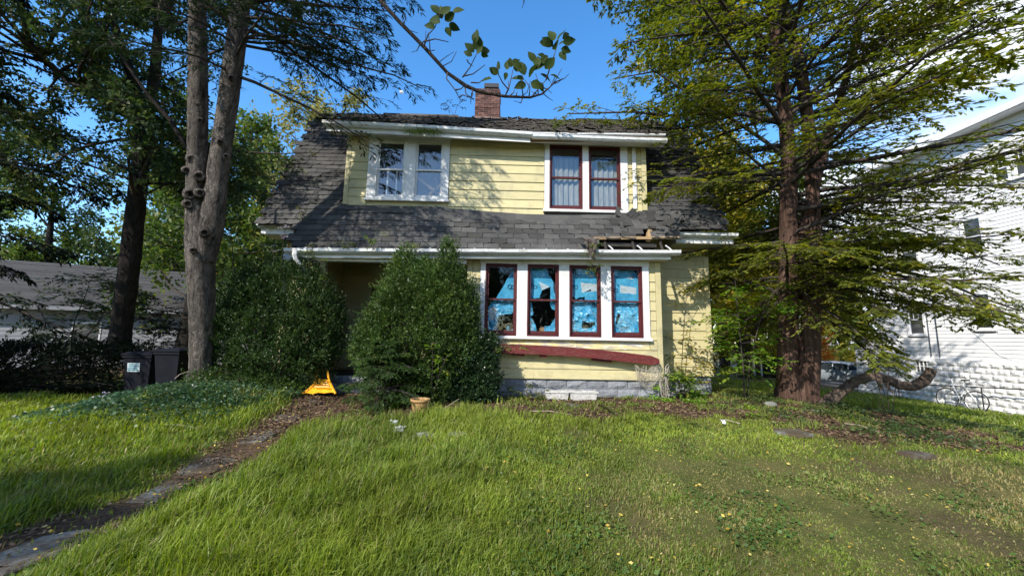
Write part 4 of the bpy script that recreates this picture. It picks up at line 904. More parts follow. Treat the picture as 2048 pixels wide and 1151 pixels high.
# wheeled bins
def bin_(x, y, ang, label, sticker):
    z = gz1(x, y); t = thing('wheeled_bin', label, 'bin', (x, y, z), 'dark wheeled bins beside the hedge'); Mx = Matrix.Translation((x, y, z)) @ Matrix.Rotation(ang, 4, 'Z')
    def ring(a, d, h, oy=0): return [tuple(Mx @ Vector((sx * a, sy * d + oy, h))) for sx, sy in ((-1, -1), (1, -1), (1, 1), (-1, 1))]
    R_ = [ring(.22, .24, .05), ring(.29, .33, .94), ring(.31, .355, .94), ring(.31, .355, 1.0)]; V = sum(R_, [])
    obj('body', V, [(4 * k + j, 4 * k + (j + 1) % 4, 4 * k + 4 + (j + 1) % 4, 4 * k + 4 + j) for k in range(3) for j in range(4)] + [(3, 2, 1, 0)], M['bin'], t)
    V = ring(.325, .375, 1.002) + ring(.325, .375, 1.03) + ring(.24, .28, 1.075); ld = obj('lid', V, [(4 * k + j, 4 * k + (j + 1) % 4, 4 * k + 4 + (j + 1) % 4, 4 * k + 4 + j) for k in range(2) for j in range(4)] + [(8, 9, 10, 11), (3, 2, 1, 0)], M['bin'], t)
    MB().tube([Mx @ Vector((-.25, .42, 1.0)), Mx @ Vector((.25, .42, 1.0))], .018, 6).obj('handle', M['bin'], t)
    for sx in (-1, 1):
        w = MB(); w.lathe([(0, -.03), (.09, -.03), (.115, -.02), (.115, .02), (.09, .03), (0, .03)], (0, 0, 0), 16); wm = w.mesh('wheel', M['metal_dark']); inst('wheel', wm, t, Mx @ Matrix.Translation((sx * .27, .28, .115)) @ Matrix.Rotation(math.pi / 2, 4, 'Y'))
    if sticker:
        def sk(x0, x1, z0, z1, d, nm, mt, par):
            f_ = lambda zz: -(.24 + (.33 - .24) * (zz - .05) / .89) - d
            return obj(nm, [tuple(Mx @ Vector(p)) for p in ((x0, f_(z0), z0), (x1, f_(z0), z0), (x1, f_(z1), z1), (x0, f_(z1), z1))], [(0, 1, 2, 3)], mt, par)
        s_ = sk(-.20, .06, .62, .82, .004, 'sticker', paint('pale_sticker', (.45, .52, .55), None, .5), t)
        for k in range(4): sk(-.17, .03 - .02 * (k % 2), .65 + k * .042, .672 + k * .042, .008, 'print', paint('teal_print', (.03, .18, .24), None, .5), s_)
bin_(-8.52, 9.42, .10, 'dark wheeled bin with a pale printed sticker beside the hedge', True); bin_(-7.80, 9.40, -.04, 'dark wheeled bin without a sticker beside the forked grey trunk', False)

# ------------------------------------------------------------------ white neighbouring house
ex, ey = Vector((0.0157, -.99988, 0)), Vector((.99988, .0157, 0)); O = Vector((15.981, 13.745, 0))
MW = Matrix(((ex.x, ey.x, 0, O.x), (ex.y, ey.y, 0, O.y), (0, 0, 1, 0), (0, 0, 0, 1)))
WH = thing('white_house', 'tall white clapboard house on a rock-faced block base', 'house', (O.x + 4, O.y, -.6))
def wbx(name, mat, par, *bs):
    b = MB()
    for q in bs: b.box(*q, M=MW)
    return b.obj(name, mat, par)
U0, U1, ZS, ZE = -2.22, 7.2, 1.10, 8.9
WINS = [(-1.02, -.52, 1.99, 3.12), (-1.02, -.47, 4.62, 5.85), (1.06, 1.52, 2.16, 3.3), (1.08, 1.56, 4.7, 5.9), (2.12, 2.44, 6.90, 7.75), (2.62, 2.94, 6.90, 7.75), (4.2, 4.9, 2.1, 3.4)]
CW = (-.98, -.56, .52, 1.04)
wbx('wall', M['clap_backing'], WH, (U0, U1, .035, .2, -1.4, ZE), (U0, U0 + .15, .21, 9, -1.4, ZE), (U0, U1, 8.9, 9, -1.4, ZE))
CE = .127
cm = MB().prism([(.03, 0), (.006, 0), (.006, .006), (.019, CE + .004), (.03, CE + .004)], 0, 1, 'x').mesh('clapboard', M['clap'])
def clap(u0, u1, z): return inst('clapboard', cm, WH, MW @ Matrix.Translation((u0, 0, z)) @ Matrix.Diagonal((u1 - u0, 1, 1, 1)))
z = ZS
while z < ZE - .05:
    cuts = sorted([(a - .09, b + .09) for a, b, c, d in WINS if c - .12 < z + CE and z < d + .08]); u = U0 + .10
    for a, b in cuts:
        if a > u + .05: clap(u, a, z)
        u = max(u, b)
    if U1 > u + .05: clap(u, U1, z)
    z += CE
wbx('corner_board', M['clap'], WH, (U0 - .02, U0 + .098, -.02, .034, ZS - .02, ZE)); wbx('skirt_board', M['clap'], WH, (U0, U1, -.03, .034, ZS - .12, ZS - .002))
wbx('eave', M['clap'], WH, (U0 - .4, U1, -.45, .5, ZE, ZE + .14), (U0 - .4, U1, -.50, -.452, ZE + .02, ZE + .22))
rfw = MB(); rfw.prism([(-.45, ZE + .142), (9.4, ZE + .142), (4.4, ZE + .7)], U0 - .4, U1, 'x', M=MW); rfw.obj('roof', M['groof'], WH)
def wwin(u0, u1, z0, z1, lights=0):
    o = MB()
    for q in ((u0 - .08, u0 - .002, -.025, .03, z0 - .08, z1 + .08), (u1 + .002, u1 + .08, -.025, .03, z0 - .08, z1 + .08), (u0 - .0, u1 + .0, -.025, .03, z1 + .002, z1 + .08), (u0 - .0, u1 + .0, -.035, .03, z0 - .08, z0 - .002)): o.box(*q, M=MW)
    w = o.obj('window', M['clap'], WH); zm = (z0 + z1) / 2
    s_ = MB(); t = .03
    for a, b, y in ((z0, zm + .015, .012), (zm - .015, z1, .002)):
        s_.box(u0, u0 + t, y, y + .02, a, b, MW); s_.box(u1 - t, u1, y, y + .02, a, b, MW); s_.box(u0 + t, u1 - t, y, y + .02, a, a + t, MW); s_.box(u0 + t, u1 - t, y, y + .02, b - t, b, MW)
    for k in range(1, lights): s_.box(u0 + (u1 - u0) * k / lights - .008, u0 + (u1 - u0) * k / lights + .008, .006, .02, zm + .015, z1 - t, MW)
    s_.obj('sash', M['clap'], w)
    for a, b in ((z0 + t, zm - .015), (zm + .015, z1 - t)): MB().box(u0 + t, u1 - t, .016, .018, a, b, MW).obj('pane', M['wpane'], w)
M['wpane'] = paint('grey_reflecting_pane', (.055, .06, .065), (.10, .105, .11), .12, 3, spec=.6)
for k, (a, b, c, d) in enumerate(WINS): wwin(a, b, c, d, 3 if k in (0, 4, 5) else 0)
# block base
wfo = wbx('foundation', M['wblock'], WH, (U0, CW[0], .02, .034, -1.4, ZS - .13), (CW[1], U1, .02, .034, -1.4, ZS - .13), (CW[0], CW[1], .02, .034, -1.4, CW[2]))
WB = [rock_block(.300, .193, .03, s, M['wblock'], 'block', .045) for s in range(6)]
z = -.94; r_ = 0
while z < ZS - .2:
    u = U0 + (.155 if r_ % 2 else 0)
    if r_ % 2: inst('block', WB[0], wfo, MW @ Matrix.Translation((U0, -.012, z)) @ Matrix.Diagonal((.49, 1, 1, 1)))
    while u < 4.6:
        if not (CW[0] - .28 < u < CW[1] and CW[2] - .18 < z):
            inst('block', WB[rnd.randrange(6)], wfo, MW @ Matrix.Translation((u, -.012, z)))
        u += .308
    z += .2; r_ += 1
cwf = MB()
for q in ((CW[0], CW[0] + .025, .0, .033, CW[2], CW[3]), (CW[1] - .025, CW[1], .0, .033, CW[2], CW[3]), (CW[0], CW[1], .0, .033, CW[3] - .03, CW[3]), (CW[0], CW[1], .0, .033, CW[2], CW[2] + .03)): cwf.box(*q, M=MW)
for k in (1, 2): u = CW[0] + (CW[1] - CW[0]) * k / 3; cwf.box(u - .01, u + .01, .004, .03, CW[2], CW[3], MW)
zc = (CW[2] + CW[3]) / 2; cwf.box(CW[0], CW[1], .004, .03, zc - .01, zc + .01, MW); cwo = cwf.obj('basement_window', M['clap'], WH)
wbx('pane', M['wpane'], cwo, (CW[0], CW[1], .030, .034, CW[2], CW[3])); wbx('window_well_panel', M['gwall'], WH, (CW[0] + .03, CW[1] + .02, .0, .02, .18, CW[2] - .03))
for u in (-.34, -.06): MB().tube([MW @ Vector((u, -.05, 1.16)), MW @ Vector((u, -.05, 3.4))], .011, 5).obj('cable', M['metal_dark'], WH)
cb = MB(); cb.tube([MW @ Vector((.95, -.01, 2.1)), MW @ Vector((1.6, -.012, 1.3)), MW @ Vector((2.2, -.012, 1.05))], .005, 4); cb.obj('cable', M['clap_backing'], WH)
# lean-to at its far end
E0, E1 = -3.62, -2.24
wbx('lean_to_wall', M['wblock'], WH, (E0 + .12, E1, .06, 3, -1.4, .98))
lt = MB(); lt.prism([(E0 - .02, 1.30), (E1, 2.02), (E1, 2.10), (E0 - .06, 1.37)], -.1, 3, 'y', M=MW); lt.obj('lean_to_roof', M['clap'], WH)
z = 1.0
while z < 1.95:
    ua = max(E0 + .12, E0 + (z + .06 - 1.30) / .72 * 1.38) if z > 1.24 else E0 + .12
    if E1 - ua > .1: inst('clapboard', cm, WH, MW @ Matrix.Translation((ua, .045, z)) @ Matrix.Diagonal((E1 - ua, 1, 1, 1)))
    z += CE
z = -.94; r_ = 0
while z < .95:
    u = E0 + .12 + (.1 if r_ % 2 else 0)
    while u < E1 - .2: inst('block', WB[rnd.randrange(6)], wfo, MW @ Matrix.Translation((u, .03, z))); u += .308
    z += .2; r_ += 1
# pipe rail along the wall
rl = thing('pipe_railing', 'dark pipe handrail running along the white block wall', 'railing', tuple(MW @ Vector((1, -.3, -.6))))
MB().tube([MW @ Vector((-1.6, -.28, -.02)), MW @ Vector((-.6, -.28, .11)), MW @ Vector((4.5, -.28, .46))], .02, 6).obj('rail', M['metal_dark'], rl)
for u in (-1.45, 1.2, 3.9): MB().tube([MW @ Vector((u, -.28, -.8)), MW @ Vector((u, -.28, .11 + (u + .6) * .068))], .018, 6).obj('post', M['metal_dark'], rl)

# ------------------------------------------------------------------ bicycle leaning on the rail
bk = thing('bicycle', 'pale framed bicycle leaning against the white block wall', 'bicycle', (15.55, 13.5, -.65))
bx_, by_ = Vector(atD(1895, 815, 13.1)), Vector(atD(1953, 819, 12.3)); bx_.z = gz1(bx_.x, bx_.y) + .33; by_.z = gz1(by_.x, by_.y) + .33
e1 = (by_ - bx_); WBL = e1.length; e1.normalize(); e2 = Vector((0, 0, 1)); e3 = e1.cross(e2); lean = .10
def bp(u, v): return bx_ + e1 * (u * WBL / 1.05) + e2 * v - e3 * 0 + Vector((1, 0, 0)) * lean * (v + .33)
def wheel(u, nm):
    P = [bp(u, 0) + (e1 * math.cos(a) + (e2 + Vector((lean, 0, 0))) * math.sin(a)) * .33 for a in np.linspace(0, 2 * math.pi, 29)]
    w = MB().tube(P, .017, 6, False).obj(nm, M['tyre'], bk)
    P = [bp(u, 0) + (e1 * math.cos(a) + (e2 + Vector((lean, 0, 0))) * math.sin(a)) * .305 for a in np.linspace(0, 2 * math.pi, 29)]
    MB().tube(P, .008, 4, False).obj('rim', M['steel'], w); sp = MB()
    for a in np.arange(0, 2 * math.pi, math.pi / 9): sp.tube([bp(u, 0), bp(u, 0) + (e1 * math.cos(a) + (e2 + Vector((lean, 0, 0))) * math.sin(a)) * .30], .0022, 3, False)
    sp.obj('spokes', M['steel'], w)
M['tyre'] = paint('black_rubber', (.03, .03, .032), (.05, .05, .05), .9, 9)
wheel(0, 'wheel'); wheel(1.05, 'wheel')
fm = MB()
for P in ([(.22, .52), (.62, .50)], [(.24, .42), (.50, -.05)], [(.50, -.05), (.64, .56)], [(.50, -.05), (1.05, 0)], [(.62, .47), (1.05, 0)]): fm.tube([bp(*p) for p in P], .019, 6)
fm.obj('frame', paint('pale_bike_paint', (.55, .55, .56), None, .4), bk)
MB().tube([bp(.18, .66), bp(.22, .52), bp(.24, .42), bp(.12, .2), bp(0, 0)], .016, 6).obj('fork', M['steel'], bk)
MB().tube([bp(.18, .66), bp(.17, .70)], .013, 6).obj('stem', M['metal_dark'], bk)
MB().tube([bp(.22, .72) + e3 * .26, bp(.17, .70), bp(.22, .72) - e3 * .26], .012, 6).obj('handlebar', M['metal_dark'], bk)
MB().tube([bp(.64, .56), bp(.66, .64)], .013, 6).obj('seat_post', M['steel'], bk)
sd = MB(); V = [bp(.52, .66), bp(.58, .67) + e3 * .03, bp(.74, .68) + e3 * .07, bp(.80, .685) + e3 * .06, bp(.80, .685) - e3 * .06, bp(.74, .68) - e3 * .07, bp(.58, .67) - e3 * .03]; sd.add(list(V) + [v - Vector((0, 0, .045)) for v in V], [tuple(range(7)), tuple(range(13, 6, -1))] + [(k, 7 + k, 7 + (k + 1) % 7, (k + 1) % 7) for k in range(7)]); sd.obj('saddle', M['tyre'], bk)
MB().tube([bp(.50, -.05) + (e1 * math.cos(a) + e2 * math.sin(a)) * .09 for a in np.linspace(0, 2 * math.pi, 17)], .008, 4, False).obj('chainring', M['metal_dark'], bk)
MB().tube([bp(.42, -.20) - e3 * .08, bp(.42, -.20) - e3 * .03, bp(.58, .10) + e3 * .03, bp(.58, .10) + e3 * .08], .010, 5).obj('pedal_crank', M['metal_dark'], bk)
lf = tag(MB().tube([MW @ Vector((-1.95, -.25, -.8)), MW @ Vector((-2.3, -.06, .1)), MW @ Vector((-2.32, -.05, .4))], .05, 6).obj('leaning_board', M['gwall']), 'grey board leaning on the white block wall behind the log', 'board')

# ------------------------------------------------------------------ parked car
cp0 = Vector(atD(1666, 770, 24.5)); cp0.z = gz1(cp0.x, cp0.y) + .02
CAR = thing('parked_car', 'silver blue saloon car parked on the drive behind the red trunks', 'car', tuple(cp0))
MC = Matrix.Translation(cp0) @ Matrix.Rotation(R(121), 4, 'Z')   # local +x is the nose
M['carpaint'] = paint('silver_blue_car_paint', (.27, .31, .35), None, .28, spec=.6, metal=.35); M['cglass'] = paint('tinted_car_glass', (.02, .026, .03), None, .06, spec=.7)
st = [(-2.24, .40, .70, .84, .62), (-2.20, .28, .72, .98, .80), (-1.9, .24, .75, 1.02, .86), (-1.4, .22, .76, 1.03, .88), (-.6, .20, .76, .99, .89), (.3, .20, .75, .95, .89), (1.0, .20, .74, .92, .88), (1.6, .22, .70, .84, .86), (2.05, .26, .64, .74, .78), (2.24, .34, .54, .62, .60)]
V = []; F = []
for x, zl, zm, zt, hw in st: V += [(x, s_ * w, z) for s_, w, z in ((-1, hw * .9, zl), (-1, hw, zl + .12), (-1, hw, zm), (-1, hw * .93, zt - .03), (-1, hw * .80, zt), (1, hw * .80, zt), (1, hw * .93, zt - .03), (1, hw, zm), (1, hw, zl + .12), (1, hw * .9, zl))]
for i in range(len(st) - 1):
    for j in range(10): F.append((i * 10 + j, (i + 1) * 10 + j, (i + 1) * 10 + (j + 1) % 10, i * 10 + (j + 1) % 10))
F += [tuple(range(9, -1, -1)), tuple(range(len(V) - 10, len(V)))]
obj('body', [tuple(MC @ Vector(p)) for p in V], F, M['carpaint'], CAR, True)
def cabin(inset, name, mat, zoff, sts):
    V = []; F = []
    for x, zb, zt, hb, ht in sts: V += [tuple(MC @ Vector(p)) for p in ((x, -hb + inset, zb), (x, -ht + inset, zt - .05), (x, -ht + .1 + inset, zt + zoff), (x, ht - .1 - inset, zt + zoff), (x, ht - inset, zt - .05), (x, hb - inset, zb))]
    for i in range(len(sts) - 1):
        for j in range(5): F.append((i * 6 + j, (i + 1) * 6 + j, (i + 1) * 6 + j + 1, i * 6 + j + 1))
    F += [tuple(range(5, -1, -1)), tuple(range(len(V) - 6, len(V)))]
    return obj(name, V, F, mat, CAR, True)
CS = [(-1.75, .98, 1.00, .80, .74), (-1.15, .98, 1.38, .82, .60), (-.8, .98, 1.43, .83, .60), (.1, .97, 1.44, .83, .60), (.45, .96, 1.40, .83, .60), (1.15, .90, .93, .82, .74)]
cabin(.0, 'window_glass', M['cglass'], 0, CS)
rf_ = [(-1.16, .60), (-.8, .61), (.1, .61), (.46, .60)]; V = []
for (x, w), z in zip(rf_, (1.385, 1.44, 1.45, 1.405)): V += [tuple(MC @ Vector(p)) for p in ((x, -w - .012, z - .07), (x, -w + .09, z + .012), (x, w - .09, z + .012), (x, w + .012, z - .07))]
obj('car_roof', V, [(i * 4 + j, i * 4 + 4 + j, i * 4 + 5 + j, i * 4 + 1 + j) for i in range(3) for j in range(3)], M['carpaint'], CAR, True)
for s_ in (-1, 1):
    for P in (((-1.78, .80, 1.0), (-1.15, .61, 1.37)), ((-.32, .835, .98), (-.30, .615, 1.40)), ((1.18, .81, .92), (.47, .61, 1.39)), ((-1.1, .83, .99), (-1.05, .62, 1.35))):
        MB().tube([MC @ Vector((p[0], s_ * p[1], p[2])) for p in P], .035, 4).obj('pillar', M['carpaint'], CAR)
    for x in (-1.36, 1.36):
        w = MB().lathe([(0, -.10), (.20, -.10), (.29, -.09), (.315, -.06), (.315, .06), (.29, .09), (.20, .09)], (0, 0, 0), 20); wo = inst('wheel', w.mesh('wheel', M['tyre']), CAR, MC @ Matrix.Translation((x, s_ * .80, .315)) @ Matrix.Rotation(s_ * -math.pi / 2, 4, 'X'))
        hb = MB(); hb.lathe([(0, .115), (.05, .12), (.06, .10), (.2, .10), (.215, .085)], (0, 0, 0), 20)
        wr = inst('rim', hb.mesh('rim', M['steel']), wo, MC @ Matrix.Translation((x, s_ * .80, .315)) @ Matrix.Rotation(s_ * -math.pi / 2, 4, 'X'))
    tl = MB(); tl.box(-2.235, -1.95, min(s_ * .62, s_ * .84), max(s_ * .62, s_ * .84), .78, .94, MC); tl.obj('tail_light', paint('red_lens', (.35, .02, .015), None, .2, spec=.7), CAR)
    for x in (-.55, .45): MB().box(x - .1, x + .08, s_ * .90 - .012, s_ * .90 + .012, .80, .83, MC).obj('door_handle', M['carpaint'], CAR)
    for x in (-1.02, -.15, .95): MB().box(x - .006, x + .006, s_ * .888 - .006, s_ * .888 + .006, .32, .95, MC).obj('door_seam', M['metal_dark'], CAR)
MB().box(-2.262, -2.24, -.26, .26, .66, .78, MC).obj('licence_plate', M['white'], CAR)

# ------------------------------------------------------------------ garage at the left
go_ = Vector((-14.2, 17.6, .05)); ga = R(24)
MG = Matrix.Translation(go_) @ Matrix.Rotation(ga, 4, 'Z')
GR = thing('garage', 'low white garage with a faded grey shingle roof behind the hedge', 'garage', tuple(go_))
g1 = MB(); g1.box(-7.5, 3.2, 0, 6, -.3, 2.45, MG); g1.obj('wall', M['gwall'], GR)
gd = MB().prism([(0, 0), (-.02, 0), (-.006, .2), (0, .2)], -7.5, 3.2, 'x').mesh('siding_board', M['gwall'])
for k in range(12): inst('siding_board', gd, GR, MG @ Matrix.Translation((0, -.004, .05 + k * .2)))
gr_ = MB(); gr_.prism([(-.45, 2.42), (6.4, 2.42), (3.0, 4.55)], -7.9, 3.6, 'x', M=MG); gro = gr_.obj('roof', M['deck'], GR)
sl = math.atan2(2.13, 3.45); rw = MB()
gsm = MB().prism([(0, 0), (0, .02), (.22, .006), (.22, 0)], 0, 1, 'x').mesh('shingle_course', M['groof'])
for k in range(22):
    y0 = -.47 + k * .158; inst('shingle_course', gsm, gro, MG @ Matrix.Translation((-7.92, y0, 2.43 + (y0 + .45) * .617)) @ Matrix.Rotation(sl, 4, 'X') @ Matrix.Diagonal((11.55, 1, 1 + rnd.random() * .6, 1)))
wbg = MB(); wbg.box(-7.9, 3.6, -.49, -.44, 2.30, 2.44, MG); wbg.obj('fascia', M['gwall'], GR)
for (a, b) in ((-3.9, -3.0),):
    f_ = MB(); f_.box(a, b, -.035, .0, .95, 1.85, MG); fo_ = f_.obj('window', M['white'], GR); MB().box(a + .07, b - .07, -.045, -.036, 1.02, 1.78, MG).obj('pane', M['wpane'], fo_)
# orange-roofed house glimpsed between the trunks
OH = thing('orange_roofed_house', 'house with a glowing orange roof glimpsed behind the forked grey trunk', 'house', (-17.5, 30, 0)); mo = Matrix.Translation((-19.0, 30, 0)) @ Matrix.Rotation(R(12), 4, 'Z')
oh = MB(); oh.box(-5, 4, 0, 7, -1, 3.6, mo); oh.obj('wall', M['gwall'], OH); oh = MB(); oh.prism([(-.5, 3.5), (7.5, 3.5), (3.5, 7.6)], -5.4, 4.4, 'x', M=mo); oh.obj('roof', M['orange'], OH)

# moon
mv = Vector(tuple(ray(803, 184))).normalized(); mp_ = Vector((0, 0, 1.6)) + mv * 900
mo_ = MB(); mo_.lathe([(max(1e-3, 3.6 * math.sin(a)), 3.6 * math.cos(a)) for a in np.linspace(math.pi, 0, 14)], (0, 0, 0), 20)
moon = put(bpy.data.objects.new('moon', mo_.mesh('moon', paint('pale_moon', (.80, .80, .82), (.62, .62, .66), .95, .25), True)), None, Matrix.Translation(mp_)); tag(moon, 'small pale daytime moon in the blue sky left of the chimney', 'moon')

# ================================================================== vegetation
def leafmesh(name, C, A, Nn, L, Wd, tone, mat, parent, fold=.25, droop=0.0):
    """N leaves as folded four-point blades: base C, axis A, face normal Nn, length L, width Wd"""
    n = len(C); A = nrm(A); S = nrm(np.cross(A, Nn)); Nn = np.cross(S, A); L = np.broadcast_to(L, (n,))[:, None]; Wd = np.broadcast_to(Wd, (n,))[:, None]
    mid = C + A * L * .45 + Nn * (Wd * fold); tip = C + A * L - np.array([0, 0, 1.0]) * L * droop
    V = np.stack([C, mid + S * Wd * .5 - Nn * Wd * fold, tip, mid - S * Wd * .5 - Nn * Wd * fold], 1).reshape(-1, 3)
    b = np.arange(n)[:, None] * 4
    F = np.concatenate([b + np.array([[0, 1, 2]]), b + np.array([[0, 2, 3]])])
    return obj(name, V, [F], mat, parent, attrs={'tone': np.repeat(np.clip(tone, 0, 1), 4)})
def branch_paths(rng, S, D, L, R0, droop, K=5, wig=.05, taper=.25):
    n = len(S); t = np.linspace(0, 1, K)[None, :, None]; L_ = np.broadcast_to(L, (n,))[:, None, None]
    P = S[:, None] + nrm(D)[:, None] * L_ * t; P[..., 2] -= np.broadcast_to(droop, (n,))[:, None] * L_[..., 0] * (t[..., 0] ** 2)
    w = rng.normal(0, 1, (n, K, 3)) * wig * L_; w[:, 0] = 0; w = np.cumsum(w, 1) * .5
    P = P + w; Rr = np.broadcast_to(R0, (n,))[:, None] * (1 - (1 - taper) * t[..., 0]); return P, Rr
def sample(P, t):
    """positions and tangents at parameters t (n,m) along polylines P (n,K,3)"""
    n, K, _ = P.shape; x = np.clip(t, 0, .999) * (K - 1); i = x.astype(int); f = (x - i)[..., None]; r_ = np.arange(n)[:, None]
    a, b = P[r_, i], P[r_, i + 1]; return a * (1 - f) + b * f, nrm(b - a)
UPV = np.array([0, 0, 1.0])
def children(rng, P, Rr, m, t0, t1, ang, asd, flat, upb=0.0):
    n = len(P); t = t0 + (t1 - t0) * (np.arange(m)[None] + rng.uniform(0, 1, (n, m))) / m
    S, T = sample(P, t); side = nrm(np.cross(T, UPV)); sg = np.where((np.arange(m) % 2 == 0)[None], 1.0, -1.0)[..., None]
    rp = rng.normal(0, 1, T.shape); rp = nrm(rp - (rp * T).sum(-1, keepdims=True) * T)
    d = nrm(side * sg * flat + rp * (1 - flat)); a = np.radians(rng.normal(ang, asd, (n, m)))[..., None]
    D = nrm(T * np.cos(a) + d * np.sin(a) + UPV * upb)
    rr = Rr[:, :1] * (1 - t) * .6 + Rr[:, -1:] * t
    return S.reshape(-1, 3), D.reshape(-1, 3), t.reshape(-1), rr.reshape(-1)
def twig_leaves(rng, P, q, t0, axis_mix, flat, up_n, jitter=0.0):
    n = len(P); t = t0 + (1 - t0) * rng.uniform(0, 1, (n, q)); C, T = sample(P, t)
    side = nrm(np.cross(T, UPV)); sg = rng.choice([-1.0, 1.0], (n, q, 1)); rp = nrm(rng.normal(0, 1, T.shape))
    A = nrm(T * axis_mix + (side * sg * flat + rp * (1 - flat)) * (1 - axis_mix)); Nn = nrm(UPV * up_n + nrm(rng.normal(0, 1, T.shape)) * (1 - up_n))
    C = C + rng.normal(0, 1, C.shape) * jitter
    return C.reshape(-1, 3), A.reshape(-1, 3), Nn.reshape(-1, 3)
def trunk_mesh(paths, mat, name, parent, sides=14, bulge=.06, seed=0, flare=0.0):
    rng = np.random.default_rng(seed); Vs, Fs, b = [], [], 0
    for p in paths:
        p = np.array(p, float); K = max(10, int(len(p) * 8)); u = np.linspace(0, len(p) - 1, K); i = np.minimum(u.astype(int), len(p) - 2); f = (u - i)[:, None]
        f = f * f * (3 - 2 * f) * .5 + f * .5; q = p[i] * (1 - f) + p[i + 1] * f
        V, F = tubes(q[None, :, :3], q[None, :, 3], sides); V = V.reshape(K, sides, 3); ctr = q[:, None, :3]
        ph = rng.uniform(0, 6, 4); a = np.arange(sides)[None] * 2 * math.pi / sides; zz = np.arange(K)[:, None]
        k = 1 + bulge * (np.sin(a * 2 + ph[0] + zz * .21) + np.sin(a * 5 + ph[1] + zz * .13) * .7 + rng.normal(0, .45, (K, sides)))
        V = ctr + (V - ctr) * k[..., None]
        Vs.append(V.reshape(-1, 3)); Fs.append(F + b); b += K * sides
    return obj(name, np.concatenate(Vs), [np.concatenate(Fs)], mat, parent, True)

def conifer(name, label, cat, base, trunks, spec, seed, group=None):
    """trunk(s), radiating limbs, flat sprays of fine leaves"""
    rng = np.random.default_rng(seed); t = thing(name, label, cat, base, group)
    tr = trunk_mesh(trunks, M[spec['bark']], 'trunk', t, spec.get('sides', 14), spec.get('bulge', .06), seed)
    tp = np.array(trunks[spec.get('main', 0)]); zs = np.sort(rng.uniform(spec['z0'] ** .9, spec['z1'] ** .9, spec['n'])) ** (1 / .9)
    S = np.stack([np.interp(zs, tp[:, 2], tp[:, k]) for k in range(3)], 1); S[:, 2] = zs; rel = (zs - spec['z0']) / (spec['z1'] - spec['z0'])
    az = rng.uniform(0, 2 * math.pi, len(zs))
    if 'azfn' in spec: az = spec['azfn'](rng, zs, az)
    el = np.radians(np.interp(rel, [0, 1], spec['el']) + rng.normal(0, spec.get('elsd', 8), len(zs)))
    D = np.stack([np.cos(az) * np.cos(el), np.sin(az) * np.cos(el), np.sin(el)], 1); L = np.interp(rel, [0, .35, 1], spec['len']) * rng.uniform(.6, 1.1, len(zs))
    if 'lenfn' in spec: L = L * spec['lenfn'](az, zs)
    P0, R0 = branch_paths(rng, S, D, L, np.clip(.012 * L, .012, .06), spec['droop'], 7, .022)
    S1, D1, t1, r1 = children(rng, P0, R0, spec['m1'], spec.get('t0', .12), 1.0, spec.get('a1', 48), 12, .85, spec.get('up1', 0))
    L1 = np.repeat(L, spec['m1']) * (spec.get('l1', .42)) * (1.08 - t1 * .8) * rng.uniform(.6, 1.2, len(t1)); P1, R1 = branch_paths(rng, S1, D1, L1, np.clip(r1 * .55, .004, .02), spec['droop'] * 1.1, 5, .04)
    S2, D2, t2, r2 = children(rng, P1, R1, spec['m2'], .15, 1.0, 45, 14, .8, spec.get('up2', 0))
    L2 = np.repeat(L1, spec['m2']) * .36 * (1.1 - t2 * .7) * rng.uniform(.7, 1.3, len(t2)) + .06; P2, R2 = branch_paths(rng, S2, D2, L2, .003, spec['droop'] * 1.2, 3, .03)
    V0, F0 = tubes(P0, R0, 5); V1, F1 = tubes(P1, R1, 3)
    Vs, Fs = [V0, V1], [F0, F1 + len(V0)]
    if spec.get('twigs'): V2, F2 = tubes(P2, R2, 3); Vs.append(V2); Fs.append(F2 + len(V0) + len(V1))
    obj('limbs', np.concatenate(Vs), [np.concatenate(Fs)], M[spec['limb']], t)
    keep = rng.uniform(0, 1, len(P2)) < spec.get('keep', 1.0); P2 = P2[keep]
    C, A, Nn = twig_leaves(rng, P2, spec['q'], 0.0, spec.get('mix', .55), .8, .6); n = len(C)
    tone = np.repeat(rng.beta(1.6, 3.0, len(P2)), spec['q']) * .8 + rng.uniform(0, .25, n)
    leafmesh('crown', C, A, Nn, spec['ll'] * rng.uniform(.6, 1.3, n), spec['lw'] * rng.uniform(.7, 1.3, n), tone, M[spec['leaf']], t, .15, spec.get('ldroop', .1))
    return t
